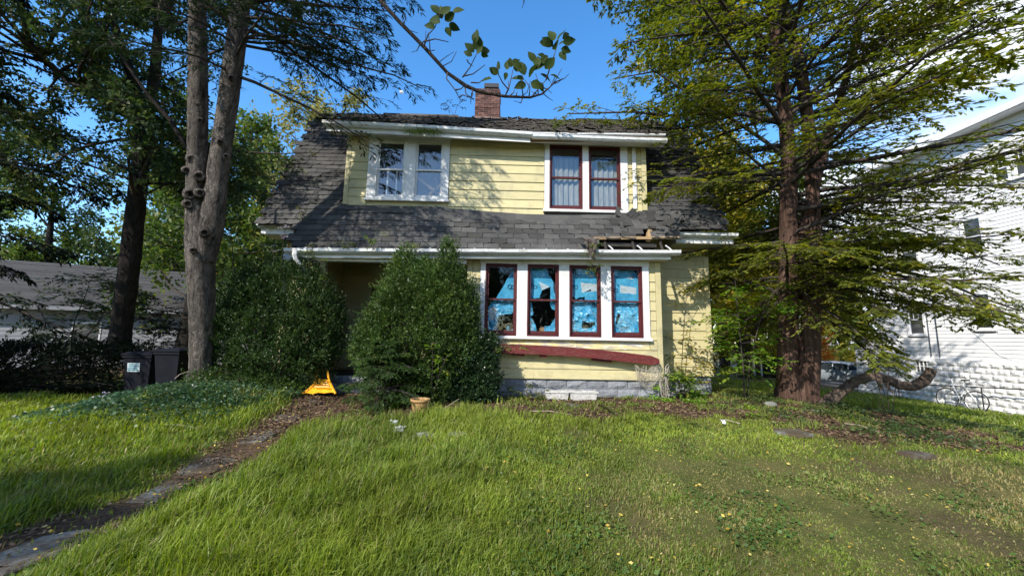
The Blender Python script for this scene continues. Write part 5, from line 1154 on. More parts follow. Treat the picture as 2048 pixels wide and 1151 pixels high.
def broadleaf(name, label, cat, base, trunks, spec, seed, group=None):
    """trunk, forking limbs, leaves in clusters at the twig ends"""
    rng = np.random.default_rng(seed); t = thing(name, label, cat, base, group)
    trunk_mesh(trunks, M[spec['bark']], 'trunk', t, spec.get('sides', 10), .05, seed)
    Sl, Dl, Ll = [], [], []
    for tr in trunks:
        tr = np.array(tr); n = spec['n']; u = rng.uniform(spec.get('u0', .35), 1.0, n); i = u * (len(tr) - 1); k = np.minimum(i.astype(int), len(tr) - 2); f = (i - k)[:, None]
        S = tr[k, :3] * (1 - f) + tr[k + 1, :3] * f; az = rng.uniform(0, 2 * math.pi, n); el = np.radians(rng.normal(spec.get('el', 35), spec.get('elsd', 18), n))
        if 'azfn' in spec: az = spec['azfn'](rng, S[:, 2], az)
        Sl.append(S); Dl.append(np.stack([np.cos(az) * np.cos(el), np.sin(az) * np.cos(el), np.sin(el)], 1)); Ll.append(spec['len'] * rng.uniform(.55, 1.1, n) * np.interp(u, [0, .5, 1], spec.get('prof', (1, 1, .75))))
    S, D, L = np.concatenate(Sl), np.concatenate(Dl), np.concatenate(Ll)
    P0, R0 = branch_paths(rng, S, D, L, np.clip(.014 * L, .012, .07), spec.get('droop', .02), 7, .05)
    S1, D1, t1, r1 = children(rng, P0, R0, spec['m1'], .2, 1.0, 46, 15, .35, .15)
    L1 = np.repeat(L, spec['m1']) * .45 * (1.1 - t1 * .6) * rng.uniform(.6, 1.2, len(t1)); P1, R1 = branch_paths(rng, S1, D1, L1, np.clip(r1 * .55, .005, .03), .04, 5, .06)
    S2, D2, t2, r2 = children(rng, P1, R1, spec['m2'], .2, 1.0, 48, 16, .35, .1)
    L2 = np.repeat(L1, spec['m2']) * .42 * (1.1 - t2 * .6) * rng.uniform(.6, 1.2, len(t2)) + .1; P2, R2 = branch_paths(rng, S2, D2, L2, .006, .06, 4, .06)
    V0, F0 = tubes(P0, R0, 5); V1, F1 = tubes(P1, R1, 3); Vs, Fs = [V0, V1], [F0, F1 + len(V0)]
    if spec.get('twigs', True): V2, F2 = tubes(P2, R2, 3); Vs.append(V2); Fs.append(F2 + len(V0) + len(V1))
    obj('limbs', np.concatenate(Vs), [np.concatenate(Fs)], M[spec['limb']], t)
    C, A, Nn = twig_leaves(rng, P2, spec['q'], .2, .35, .3, .45, spec.get('jit', .05)); n = len(C)
    tone = np.repeat(rng.beta(1.5, 2.2, len(P2)), spec['q']) * .75 + rng.uniform(0, .3, n)
    leafmesh('crown', C, A, Nn, spec['ll'] * rng.uniform(.6, 1.25, n), spec['lw'] * rng.uniform(.7, 1.2, n), tone, M[spec['leaf']], t, .2, .15)
    return t
def copy_tree(o, loc, rz, s, label, group=None, mats=None):
    c = o.copy(); col.objects.link(c); c.location = loc; c.rotation_euler = (0, 0, rz); c.scale = (s, s, s * rnd.uniform(.92, 1.12)); c['label'] = label
    if group: c['group'] = group
    for ch in o.children:
        d = ch.copy(); col.objects.link(d); d.parent = c
        if mats and ch.name.split('.')[0] in mats:
            d.material_slots[0].link = 'OBJECT'; d.material_slots[0].material = M[mats[ch.name.split('.')[0]]]
    return c

# ---- the big feathery conifer at the right, several reddish trunks
def T(px, py, d, r): p = atD(px, py, d); return (p[0], p[1], p[2], r)
hb = gz1(6.7, 8.95)
hem_tr = [[T(1578, 818, 8.9, .36), T(1576, 770, 8.9, .245), T(1576, 640, 8.9, .20), T(1577, 480, 8.9, .18), T(1576, 300, 9.0, .155), T(1560, 120, 9.0, .14), T(1530, -60, 9.0, .10), (5.9, 9.4, 13.0, .03)],
          [T(1612, 828, 8.75, .32), T(1615, 780, 8.75, .225), T(1622, 640, 8.75, .185), T(1626, 480, 8.8, .165), T(1624, 300, 8.9, .135), T(1600, 120, 8.9, .11), (7.0, 9.0, 11.5, .03)],
          [T(1600, 480, 8.85, .10), T(1650, 300, 8.9, .09), T(1720, 60, 8.9, .07), (9.2, 9.0, 10.5, .02)]]
def hem_len(az, z):
    low = (z < 5.0) & (np.cos(az) > .3)
    west = np.clip(-np.cos(az), 0, 1); east = np.clip(np.cos(az), 0, 1); near = np.clip(-np.sin(az), 0, 1)
    return np.where(low, .86, 1.0) - .22 * west * (z < 5.5) + .24 * west * (z > 6.2) + .25 * east - .25 * near * (z < 4)
def hem_az(rng, z, az):
    west = (np.cos(az) < -.2) & (z < 4.9) & (rng.uniform(0, 1, len(az)) < .72)
    return np.where(west, rng.uniform(-.3, 2.0, len(az)), az)
conifer('feathery_conifer', 'large feathery green conifer with several reddish trunks beside the yellow house', 'tree', (6.8, 8.9, hb), hem_tr,
        dict(bark='trunk_red', limb='limb', leaf='f_hem', main=0, z0=2.5, z1=12.4, n=165, el=(-6, 42), elsd=13, len=(3.9, 4.9, 1.8), droop=.10, m1=19, m2=7, q=11, ll=.100, lw=.038, lenfn=hem_len, azfn=hem_az, twigs=True, keep=.92, t0=.14), 11)
# bent bare limb growing from the foot of the trunks
lg = thing('bent_log', 'bare bent limb arching from the foot of the red trunks with a sawn upturned end', 'log', (7.2, 8.7, .15))
LP = [(1628, 818, 8.65, .16), (1652, 807, 8.6, .145), (1680, 784, 8.6, .115), (1712, 760, 8.6, .10), (1745, 751, 8.6, .098), (1775, 758, 8.6, .10), (1800, 770, 8.6, .094), (1825, 772, 8.55, .098), (1846, 763, 8.5, .105), (1858, 748, 8.5, .10), (1863, 738, 8.5, .095)]
trunk_mesh([[T(*p) for p in LP]], M['log'], 'limb', lg, 14, .05, 5)
e_ = T(1864.5, 736, 8.5, .11); MB().lathe([(0.001, .0), (.10, 0)], e_[:3], 14).obj('sawn_end', M['wood'], lg)
MB().tube([T(1772, 765, 8.5, 0)[:3], T(1778, 776, 8.45, 0)[:3], T(1786, 786, 8.4, 0)[:3]], [.05, .03, .012], 6).obj('snag', M['log'], lg)
MB().tube([T(1757, 756, 8.5, 0)[:3], T(1760, 768, 8.4, 0)[:3], T(1764, 778, 8.4, 0)[:3]], [.06, .05, .045], 6).obj('snag', M['log'], lg)

# ---- forked grey trunk in front of the porch's left end
tb = gz1(-6.0, 7.7)
fork = [[T(397, 800, 7.5, .30), T(402, 740, 7.5, .205), T(404, 620, 7.5, .21), T(400, 500, 7.45, .23), T(393, 400, 7.4, .175), T(396, 250, 7.3, .165), T(396, 100, 7.3, .145), T(394, -40, 7.3, .13), (-5.7, 6.5, 12.5, .05)],
        [T(410, 520, 7.45, .18), T(424, 450, 7.4, .195), T(437, 330, 7.4, .18), T(458, 190, 7.4, .165), T(476, 60, 7.4, .155), T(488, -60, 7.4, .16), (-4.6, 6.8, 13.0, .05)]]
ft = conifer('forked_grey_tree', 'tall grey forked tree with knobbly bark and dark foliage high overhead', 'tree', (-6.0, 7.75, tb), fork,
        dict(bark='trunk_grey', limb='limb', leaf='f_pine', main=1, z0=6.5, z1=12.5, n=76, el=(0, 40), elsd=12, len=(2.9, 3.6, 1.6), droop=.14, m1=11, m2=6, q=11, ll=.12, lw=.022, twigs=True, sides=18, bulge=.045,
             azfn=lambda rng, z, az: np.where(rng.uniform(0, 1, len(az)) < .35, rng.normal(-.2, .5, len(az)), az)), 23)
for (px, py, s_) in ((383, 318, .09), (372, 340, .07), (398, 352, .10), (380, 388, .11), (400, 386, .09), (376, 408, .09), (392, 92, .045), (395, 210, .05), (393, 55, .04), (400, 240, .05), (440, 284, .06), (462, 155, .05), (409, 465, .09), (385, 500, .06), (452, 312, .05)):
    c_ = Vector(T(px, py, 7.2, 0)[:3]); V = []; n1, n2 = 6, 9; dirv = (Vector(tuple(CAM)) - c_).normalized()
    q_ = dirv.to_track_quat('Z', 'Y').to_matrix().to_4x4()
    k = MB().lathe([(s_ * .95, -.10), (s_ * 1.05, -.02), (s_ * .85, .035), (s_ * .55, .045), (s_ * .40, .0), (.001, -.03)], (0, 0, 0), 10)
    jj = [(x * rnd.uniform(.85, 1.15), y * rnd.uniform(.85, 1.15), z) for x, y, z in k.v]; obj('knot', [tuple(Matrix.Translation(c_) @ q_ @ Vector(p)) for p in jj], k.f, M['trunk_grey'], ft, True)
fl3 = MB().tube([T(390, 320, 7.35, 0)[:3], T(340, 240, 7.3, 0)[:3], T(300, 195, 7.2, 0)[:3], T(240, 110, 7.0, 0)[:3], T(190, 40, 6.8, 0)[:3]], [.055, .042, .032, .022, .012], 7); fl3.obj('bare_limb', M['trunk_dark'], ft, True)

# ---- dark straight trunk with a spreading crown
dtr = [[T(236, 715, 9.7, .30), T(243, 660, 9.7, .215), T(258, 540, 9.6, .20), T(273, 400, 9.5, .19), T(284, 300, 9.4, .18), T(292, 240, 9.4, .19)],
       [T(290, 250, 9.4, .14), T(262, 150, 9.3, .11), T(225, 40, 9.2, .08), (-10.2, 9.0, 11.5, .04)], [T(292, 245, 9.4, .14), T(310, 150, 9.4, .11), T(318, 40, 9.4, .08), (-8.6, 9.4, 11.8, .04)], [T(291, 250, 9.4, .12), T(220, 210, 9.0, .09), T(150, 170, 8.6, .06), T(70, 110, 8.2, .03)]]
broadleaf('spreading_tree', 'dark trunked tree spreading into many thin limbs behind the hedge', 'tree', (-9.6, 9.75, gz1(-9.6, 9.75)), dtr,
        dict(bark='trunk_dark', limb='limb', leaf='f_dark', n=14, u0=.58, el=20, elsd=24, len=3.7, m1=12, m2=8, q=12, ll=.115, lw=.06, droop=.03, prof=(.9, 1, .8)), 31)

# ---- spruce whose boughs reach in at the left edge
conifer('dark_spruce', 'dark spruce with drooping boughs reaching in from the frame edge', 'tree', (-12.8, 7.7, 0), [[(-12.8, 7.7, -.2, .32), (-12.8, 7.7, 3, .25), (-12.7, 7.7, 8, .15), (-12.7, 7.7, 13, .03)]],
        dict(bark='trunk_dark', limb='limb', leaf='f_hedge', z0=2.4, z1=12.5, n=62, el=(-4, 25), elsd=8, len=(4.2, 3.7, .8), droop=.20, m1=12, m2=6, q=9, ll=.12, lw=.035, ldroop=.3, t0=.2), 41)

# ---- background trees: a few built, then copied
bg = broadleaf('background_tree', 'mid green tree rising close behind the left corner of the house', 'tree', (-8.2, 16.5, 0), [[(-8.2, 16.5, -.3, .30), (-8.0, 16.5, 3, .24), (-7.6, 16.6, 6, .16), (-7.4, 16.8, 10, .06)]],
        dict(bark='trunk_dark', limb='limb', leaf='f_green', n=34, u0=.2, el=28, elsd=22, len=3.6, m1=8, m2=6, q=9, ll=.19, lw=.12, jit=.12, twigs=False), 51)
bg2 = broadleaf('background_tree', 'yellow autumn tree behind the feathery conifer and the right roof end', 'tree', (8.6, 16.5, -.2), [[(8.6, 16.5, -.4, .26), (8.5, 16.5, 3, .2), (8.2, 16.6, 6.5, .13), (8.0, 16.8, 10.5, .05)]],
        dict(bark='trunk_dark', limb='limb', leaf='f_yel', n=34, u0=.2, el=30, elsd=24, len=3.3, m1=8, m2=6, q=8, ll=.17, lw=.11, jit=.14, twigs=False), 52)
for b_ in (bg, bg2):
    # children hold world coordinates through their inverse; bake them to the thing's own frame so that copies may move
    for ch in b_.children:
        ch.data.transform(Matrix.Translation(-b_.location)); ch.matrix_parent_inverse = Matrix.Identity(4)
GRP = 'trees behind the houses'
for (src, x, y, s, rz, lab, mt) in (
        (bg, -12.9, 15.6, 1.0, 1.0, 'green tree over the garage roof behind the dark straight trunk', 'f_green'),
        (bg, -16.5, 25, 1.4, 2.0, 'tall green tree behind the garage', 'f_green'),
        (bg, -22, 26, 1.35, 3.1, 'broad green tree behind the far end of the garage', 'f_dark'),
        (bg, -29, 25, 1.15, 4.1, 'lighter green tree at the far end of the garage', 'f_green'),
        (bg2, -11.0, 25, .95, .4, 'orange autumn tree glowing between the trunks beside the porch', 'f_org'),
        (bg2, -9.9, 22, 1.42, 1.4, 'pale yellowing tree showing above the left end of the roof', 'f_pale'),
        (bg2, -9.6, 19.5, .55, 2.6, 'small orange tree low behind the left shrub', 'f_org'),
        (bg2, -7.4, 14.2, .50, 2.2, 'small green tree close by the house corner behind the left shrub', 'f_green'),
        (bg2, 9.6, 21, 1.50, 2.9, 'tall yellow green tree behind the right end of the roof', 'f_yel'),
        (bg, 12.6, 20, 1.25, 1.1, 'golden green tree behind the red trunks', 'f_yel'),
        (bg, 17.6, 25, 1.5, 5.1, 'green tree between the red trunks and the white house', 'f_green'),
        (bg, 19, 33, 1.5, .7, 'tall green tree far behind the parked car', 'f_green'),
        (bg2, 24.5, 30, .72, 3.6, 'yellow tree just behind the parked car', 'f_yel'),
        (bg2, 27.6, 31, .66, 4.4, 'bright yellow tree above the roof of the parked car', 'f_yel'),
        (bg2, 22.5, 27.5, .40, 2.3, 'small red orange maple between the trunks and the car', 'f_org'),
        (bg, 31, 34, 1.25, 2.0, 'dark green tree behind the lean-to of the white house', 'f_dark'),
        (bg2, 30.5, 32.5, .55, 1.0, 'yellow green bush tree beside the lean-to of the white house', 'f_yel'),
        (bg, 9.6, 30, 1.5, 4.0, 'tall leafy tree far behind the red trunks', 'f_green'),
        (bg, -30, 34, 1.6, 2.2, 'large green tree at the far left behind the garage', 'f_green'),
        (bg, -20, 33, 1.0, 1.9, 'low green tree far behind the garage roof', 'f_green'),
        (bg2, -27, 34, 1.0, .5, 'low yellow green tree far behind the garage', 'f_yel'),
        (bg, -14.5, 31, 1.0, 3.3, 'green tree far behind the orange roofed house', 'f_green'),
        (bg2, 13.6, 20.5, .55, .9, 'low yellow tree between the house corner and the red trunks', 'f_yel'),
        (bg2, 16.4, 24, .62, 4.9, 'golden bush tree close beside the red trunks', 'f_yel'),
        (bg, 13.2, 25, .75, 2.5, 'leafy green tree low behind the green sapling', 'f_green'),
        (bg, -36, 25, 1.6, 5.6, 'large dark tree at the far left edge', 'f_dark')):
    if 'hidden' in lab: continue
    copy_tree(src, (x, y, gz1(x, y) - .1), rz, s, lab, GRP, {'crown': mt})
bg['group'] = GRP; bg2['group'] = GRP
# unseen trees beyond the frame: shade trees, then ones added to fill window reflections
for (src, x, y, s, rz, lab) in ((bg, -17.0, 3.2, 1.0, 1.1, 'shade tree out of view beyond the spruce'), (bg, -12.5, -11.5, 1.15, 2.4, 'shade tree standing behind the photographer to the left'), (bg2, 4.5, -13, 1.1, 2.0, 'unseen tree added for reflections behind the photographer'), (bg, -1, -17, 1.3, 3.0, 'tall unseen tree added for reflections behind the photographer'), (bg, 2.6, -15.5, .95, 1.0, 'low unseen tree added for reflections behind the photographer'), (bg, 9.5, -15, 1.2, 4.2, 'broad unseen tree added for reflections to the right behind the photographer'), (bg, -6.5, -18, 1.2, .3, 'broad unseen tree added for reflections to the left behind the photographer')):
    copy_tree(src, (x, y, gz1(x, y) - .1), rz, s, lab, None, {'crown': 'f_green'})

# ---- clipped yews and other shrubs
def shrub(name, label, lobes, n, spec, seed, group=None, cat='shrub'):
    rng = np.random.default_rng(seed); lobes = [(np.array(c, float), np.array(r, float)) for c, r in lobes]
    area = np.array([r[0] * r[2] + r[1] * r[2] + r[0] * r[1] for _, r in lobes]); cnt = (area / area.sum() * n * 1.6).astype(int)
    Ps, Ns = [], []
    for i, (c, r) in enumerate(lobes):
        d = nrm(rng.normal(0, 1, (cnt[i], 3))); lump = 1 + spec.get('lump', .10) * (np.sin(d[:, 0] * 9 + i) * np.sin(d[:, 2] * 8 + i * 2) + np.sin(d[:, 1] * 13 + d[:, 2] * 11)) * .6
        depth = 1 - rng.beta(1.2, 3.2, cnt[i]) * spec.get('depth', .35); p = c + d * r * (lump * depth)[:, None]
        ins = np.zeros(len(p), bool)
        for j, (c2, r2) in enumerate(lobes):
            if j != i: ins |= ((((p - c2) / r2) ** 2).sum(1) < .55)
        ok = ~ins & (p[:, 2] > gz(p[:, 0], p[:, 1]) + .02); Ps.append(p[ok]); Ns.append(nrm(d / r)[ok])
    P, Nv = np.concatenate(Ps), np.concatenate(Ns)
    if len(P) > n: k = rng.choice(len(P), n, False); P, Nv = P[k], Nv[k]
    g0 = lobes[0][0]; zb = gz1(g0[0], g0[1]); t = thing(name, label, cat, (g0[0], g0[1], zb), group)
    D = nrm(Nv * spec.get('out', .7) + UPV * spec.get('up', .5) + rng.normal(0, .45, P.shape)); sl = spec['sl'] * rng.uniform(.6, 1.4, len(P)) * (1 + 1.5 * (rng.uniform(0, 1, len(P)) < .045))
    tw, rr = branch_paths(rng, P - D * sl[:, None] * .5, D, sl, .003, spec.get('sdroop', 0), 3, .05)
    q = spec['q']; C, A, Nn = twig_leaves(rng, tw, q, .05, spec.get('mix', .5), .35, .4); m = len(C)
    tone = np.repeat(np.clip(rng.beta(1.4, 3.5, len(P)) + (fbm(P[:, 0] * 2, P[:, 2] * 2 + P[:, 1], 1.2, seed) - .5) * .5, 0, 1), q) * .85 + rng.uniform(0, .22, m)
    leafmesh('foliage', C, A, Nn, spec['ll'] * rng.uniform(.6, 1.3, m), spec['lw'] * rng.uniform(.7, 1.3, m), tone, M[spec['leaf']], t, .15, .05)
    k = rng.choice(len(P), min(len(P), spec.get('stems', 70)), False); base = np.array([g0[0], g0[1], zb]) + rng.normal(0, 1, (len(k), 3)) * np.array([.12, .12, 0]); K = 6; u = np.linspace(0, 1, K)[None, :, None]
    St = base[:, None] * (1 - u) + P[k][:, None] * u; St[..., 2] += np.sin(u[..., 0] * math.pi) * .15; St = St + rng.normal(0, .02, St.shape) * u
    V, F = tubes(St, np.broadcast_to(.022 * (1 - u[..., 0] * .8), (len(k), K)), 4); obj('stems', V, [F], M['limb'], t)
    return t
def lob(px, py, d, rx, ry, rz): return (atD(px, py, d), (rx, ry, rz))
YEW = dict(leaf='f_yew', sl=.21, q=11, ll=.050, lw=.018, lump=.26, depth=.36, stems=40, up=.75)
shrub('yew_bush', 'tall dark yew bush hiding the porch door, reaching the gutter in two tips', [lob(825, 690, 7.9, 1.05, .80, 1.05), lob(815, 600, 7.9, .56, .5, .75), lob(882, 590, 7.9, .55, .50, .70), lob(896, 525, 7.9, .20, .20, .48), lob(808, 535, 7.9, .22, .22, .42), lob(850, 580, 7.7, .38, .35, .55), lob(870, 630, 7.6, .5, .4, .6), lob(880, 700, 7.8, .80, .70, 1.1), lob(752, 690, 7.9, .45, .45, .62), lob(775, 640, 7.8, .42, .4, .5), lob(928, 640, 7.9, .30, .40, .75), lob(845, 548, 7.9, .16, .16, .30)], 14000, dict(YEW, leaf='f_yew2'), 61)
shrub('yew_bush', 'rounded dark yew bush in shade beside the forked grey trunk', [lob(545, 655, 8.3, 1.15, .85, 1.15), lob(480, 690, 8.2, .62, .7, .85), lob(625, 650, 8.3, .62, .65, 1.0), lob(560, 585, 8.4, .95, .65, .70), lob(500, 600, 8.4, .5, .5, .6), lob(610, 555, 8.5, .32, .35, .40), lob(560, 720, 8.1, 1.1, .8, .7)], 13500, YEW, 62)
shrub('boxwood_bush', 'low glossy boxwood bush below the red board', [lob(930, 735, 7.8, .62, .55, .80), lob(900, 700, 7.8, .42, .4, .6), lob(955, 760, 7.7, .45, .4, .55), lob(975, 700, 7.9, .25, .25, .35)], 6500, dict(leaf='f_box', sl=.15, q=9, ll=.042, lw=.024, lump=.14, depth=.45, up=.6), 63)
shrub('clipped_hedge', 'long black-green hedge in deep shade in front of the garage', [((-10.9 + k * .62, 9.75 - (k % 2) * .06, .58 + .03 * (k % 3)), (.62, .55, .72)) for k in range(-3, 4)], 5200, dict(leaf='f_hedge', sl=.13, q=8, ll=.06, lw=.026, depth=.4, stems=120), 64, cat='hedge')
shrub('low_evergreen', 'low spreading evergreen sprays at the foot of the forked grey trunk', [lob(470, 775, 7.6, .85, .5, .26), lob(540, 780, 7.6, .6, .5, .22), lob(420, 765, 7.4, .4, .35, .22)], 2200, dict(leaf='f_yew2', sl=.24, q=12, ll=.05, lw=.015, up=.25, out=.8, depth=.5, stems=30), 65)
sp = atD(765, 822, 7.0); sz = gz1(sp[0], sp[1])
conifer('young_spruce', 'young spruce with drooping grey-green boughs left of the clay pot', 'tree', (sp[0], sp[1], sz), [[(sp[0], sp[1], sz - .05, .05), (sp[0], sp[1], sz + .7, .035), (sp[0], sp[1], sz + 1.25, .01)]],
        dict(bark='trunk_dark', limb='limb', leaf='f_yew', z0=sz + .08, z1=sz + 1.2, n=46, el=(2, 40), elsd=10, len=(1.0, .9, .25), droop=.25, m1=12, m2=6, q=14, ll=.040, lw=.013, ldroop=.1, t0=.1, l1=.5), 66)

# ---- saplings, weeds, vines
def sapling(name, label, stems, leaf, seed, n=10, m=7, q=9, length=.6, ll=.085, lw=.04, el=20, cat='sapling', bark_='limb', u0=.25, droop=.18, fold=.2, pinn=True):
    rng = np.random.default_rng(seed); b = stems[0][0]; t = thing(name, label, cat, (b[0], b[1], gz1(b[0], b[1])))
    sm = MB()
    for s_ in stems: sm.tube([p[:3] for p in s_], [p[3] for p in s_], 5)
    sm.obj('stem', M[bark_], t, True); Ss, Ds = [], []
    for s_ in stems:
        s_ = np.array(s_); u = rng.uniform(u0, 1, n); x = u * (len(s_) - 1); k = np.minimum(x.astype(int), len(s_) - 2); f = (x - k)[:, None]; Ss.append(s_[k, :3] * (1 - f) + s_[k + 1, :3] * f)
        az = rng.uniform(0, 2 * math.pi, n); e = np.radians(rng.normal(el, 18, n)); Ds.append(np.stack([np.cos(az) * np.cos(e), np.sin(az) * np.cos(e), np.sin(e)], 1))
    S, D = np.concatenate(Ss), np.concatenate(Ds); P, Rr = branch_paths(rng, S, D, length * rng.uniform(.5, 1.1, len(S)), .006, droop, 5, .04)
    S1, D1, t1, r1 = children(rng, P, Rr, m, .15, 1, 50, 12, .6, .1); P1, R1 = branch_paths(rng, S1, D1, length * .45 * rng.uniform(.5, 1.1, len(S1)), .003, droop, 4, .04)
    V0, F0 = tubes(P, Rr, 4); V1, F1 = tubes(P1, R1, 3); tag(obj('branches', np.concatenate([V0, V1]), [np.concatenate([F0, F1 + len(V0)])], M[bark_], t), kind='stuff')
    C, A, Nn = twig_leaves(rng, P1, q, .1, .3, .85, .65); n_ = len(C)
    leafmesh('leaves', C, A, Nn, ll * rng.uniform(.6, 1.2, n_), lw * rng.uniform(.7, 1.2, n_), np.repeat(rng.uniform(0, .7, len(P1)), q) + rng.uniform(0, .3, n_), M[leaf], t, fold, .2); return t
def stem(pts, d, r0, r1=.004): return [T(px, py, d, r0 + (r1 - r0) * i / (len(pts) - 1)) for i, (px, py) in enumerate(pts)]
sapling('green_sapling', 'bright green leafy sapling between the house corner and the red trunks', [stem([(1489, 808), (1487, 740), (1478, 650), (1470, 560)], 8.5, .022), stem([(1493, 808), (1500, 720), (1520, 640), (1545, 590)], 8.5, .016)], 'f_lime', 71, 17, 9, 8, .80, .115, .058)
sapling('yellowing_sapling', 'thin sapling with yellow leaves against the yellow wall at the right corner', [stem([(1362, 795), (1363, 740), (1366, 680), (1372, 600), (1390, 560)], 9.1, .012), stem([(1372, 795), (1385, 740), (1405, 700)], 9.0, .008)], 'f_yel', 72, 11, 5, 6, .55, .09, .05, u0=.3)
sapling('leggy_shrub', 'leggy dark stemmed shrub in front of the bent log', [stem([(1776, 838), (1762, 790), (1748, 740), (1740, 720)], 8.0, .010), stem([(1779, 838), (1775, 780), (1778, 735), (1792, 705)], 8.0, .009), stem([(1783, 838), (1790, 780), (1800, 740), (1815, 715)], 8.0, .009), stem([(1774, 838), (1750, 790), (1728, 765)], 8.0, .008)], 'f_dark', 73, 4, 4, 6, .32, .06, .035, u0=.68, droop=.05)
sapling('weed_clump', 'leafy green weeds at the foundation corner by the pale stone', [stem([(1325, 800), (1335, 770), (1345, 745)], 8.4, .006), stem([(1350, 800), (1358, 770), (1362, 750)], 8.5, .006), stem([(1375, 800), (1378, 775), (1392, 760)], 8.7, .006)], 'f_lime', 74, 9, 6, 6, .36, .085, .045, u0=.2)
sapling('weed_clump', 'low leafy weeds at the foundation left of the pale planters', [stem([(1030, 806), (1022, 790), (1015, 775)], 8.0, .005), stem([(1050, 808), (1052, 788), (1056, 772)], 8.0, .005), stem([(1072, 804), (1080, 790), (1090, 782)], 8.1, .005)], 'f_green', 75, 7, 5, 5, .20, .06, .03, u0=.15)
sapling('broadleaf_weed', 'bright leafed shoot standing in front of the boxwood', [stem([(862, 790), (864, 750), (866, 710), (862, 685)], 7.0, .006), stem([(866, 790), (880, 745), (892, 715)], 7.0, .006)], 'f_lime', 76, 6, 4, 5, .18, .055, .042, u0=.35)
sapling('fern_frond', 'pale green compound leaf lying over the left end of the red board', [stem([(985, 705), (1000, 695), (1025, 690), (1062, 697)], 7.6, .005)], 'fern', 77, 9, 4, 5, .14, .05, .022, u0=.2, droop=.3)
sapling('weed_seedling', 'large leafed seedling in the ground ivy before the left shrub', [stem([(533, 808), (533, 795), (534, 782)], 7.4, .006)], 'f_lime', 78, 7, 2, 3, .16, .10, .07, u0=.5)
for (px, py, h_, lab, lf_, sd_) in ((612, 505, 26, 'tangle of bright vine at the left end of the porch gutter', 'fern', 81), (640, 560, 60, 'vine hanging below the left end of the porch gutter', 'f_lime', 82), (690, 492, 12, 'small weed in the porch gutter near its left end', 'fern', 83), (738, 490, 18, 'tufted weed growing up from the porch gutter', 'f_lime', 84), (822, 492, 10, 'low weed in the porch gutter beside the yew tip', 'fern', 85), (1180, 500, 30, 'yellow green vine dangling on the torn felt over the gutter', 'fern', 86), (1182, 538, 24, 'vine tip hanging below the torn felt', 'fern', 87), (1105, 245, 18, 'thin weed standing on the upper roof near the ridge', 'fern', 88), (598, 425, 26, 'weeds rooted on the left roof slope above the eave', 'f_green', 89)):
    d = 8.25 if py > 400 else 8.9
    sapling('roof_weed' if py < 480 else 'gutter_weed', lab, [stem([(px - 4, py + h_ * .6), (px, py), (px + 5, py - h_ * .7)], d, .004), stem([(px + 6, py + h_ * .6), (px + 10, py), (px + 16, py - h_ * .5)], d, .004)], lf_, sd_, 5, 3, 4, .16, .05, .026, u0=.1, cat='weed')
sapling('roof_sapling', 'wispy grey sapling growing on the roof left of the chimney', [stem([(909, 250), (909, 232), (914, 212), (930, 196)], 9.3, .008), stem([(909, 235), (900, 215), (890, 205)], 9.3, .005)], 'f_dark', 90, 5, 3, 3, .22, .05, .025, u0=.5, bark_='limb_grey')
sapling('wild_flower', 'stems of pale lilac flowers by the left eave of the house', [stem([(560, 560), (565, 500), (570, 450)], 8.0, .006), stem([(545, 560), (548, 510), (540, 490)], 8.0, .006)], 'petal', 91, 5, 4, 7, .16, .03, .022, u0=.62, cat='flower')
sapling('wild_flower', 'low white flowers in the grass left of the ground ivy', [stem([(200, 806), (196, 796), (190, 790)], 7.2, .004), stem([(208, 806), (210, 794), (213, 786)], 7.2, .004)], 'petal', 92, 5, 3, 4, .07, .028, .022, u0=.6, cat='flower')
# understory leaves in front of the garage
sapling('understory_shrub', 'loose leafy bush in shade before the white garage wall', [stem([(140, 700), (150, 640), (175, 580), (180, 560)], 11, .02), stem([(130, 700), (90, 640), (60, 590)], 11, .02), stem([(150, 700), (200, 640), (220, 600)], 11, .02)], 'f_dark', 93, 16, 8, 9, 1.1, .12, .06, u0=.2)
sapling('understory_shrub', 'thin leafy branches hanging between the bins and the garage wall', [stem([(300, 760), (305, 690), (315, 640), (330, 600)], 10.5, .016), stem([(340, 760), (350, 690), (365, 640)], 10.5, .014)], 'f_hedge', 94, 14, 8, 8, 1.0, .12, .055, u0=.2)
sapling('understory_shrub', 'leafy thicket of thin trunks between the grey tree and the porch', [stem([(470, 700), (475, 600), (465, 500), (460, 440)], 10.8, .03), stem([(500, 700), (515, 600), (530, 520)], 11, .022), stem([(450, 700), (440, 600), (450, 520)], 11.2, .025)], 'f_green', 95, 12, 7, 8, 1.0, .11, .055, u0=.2)

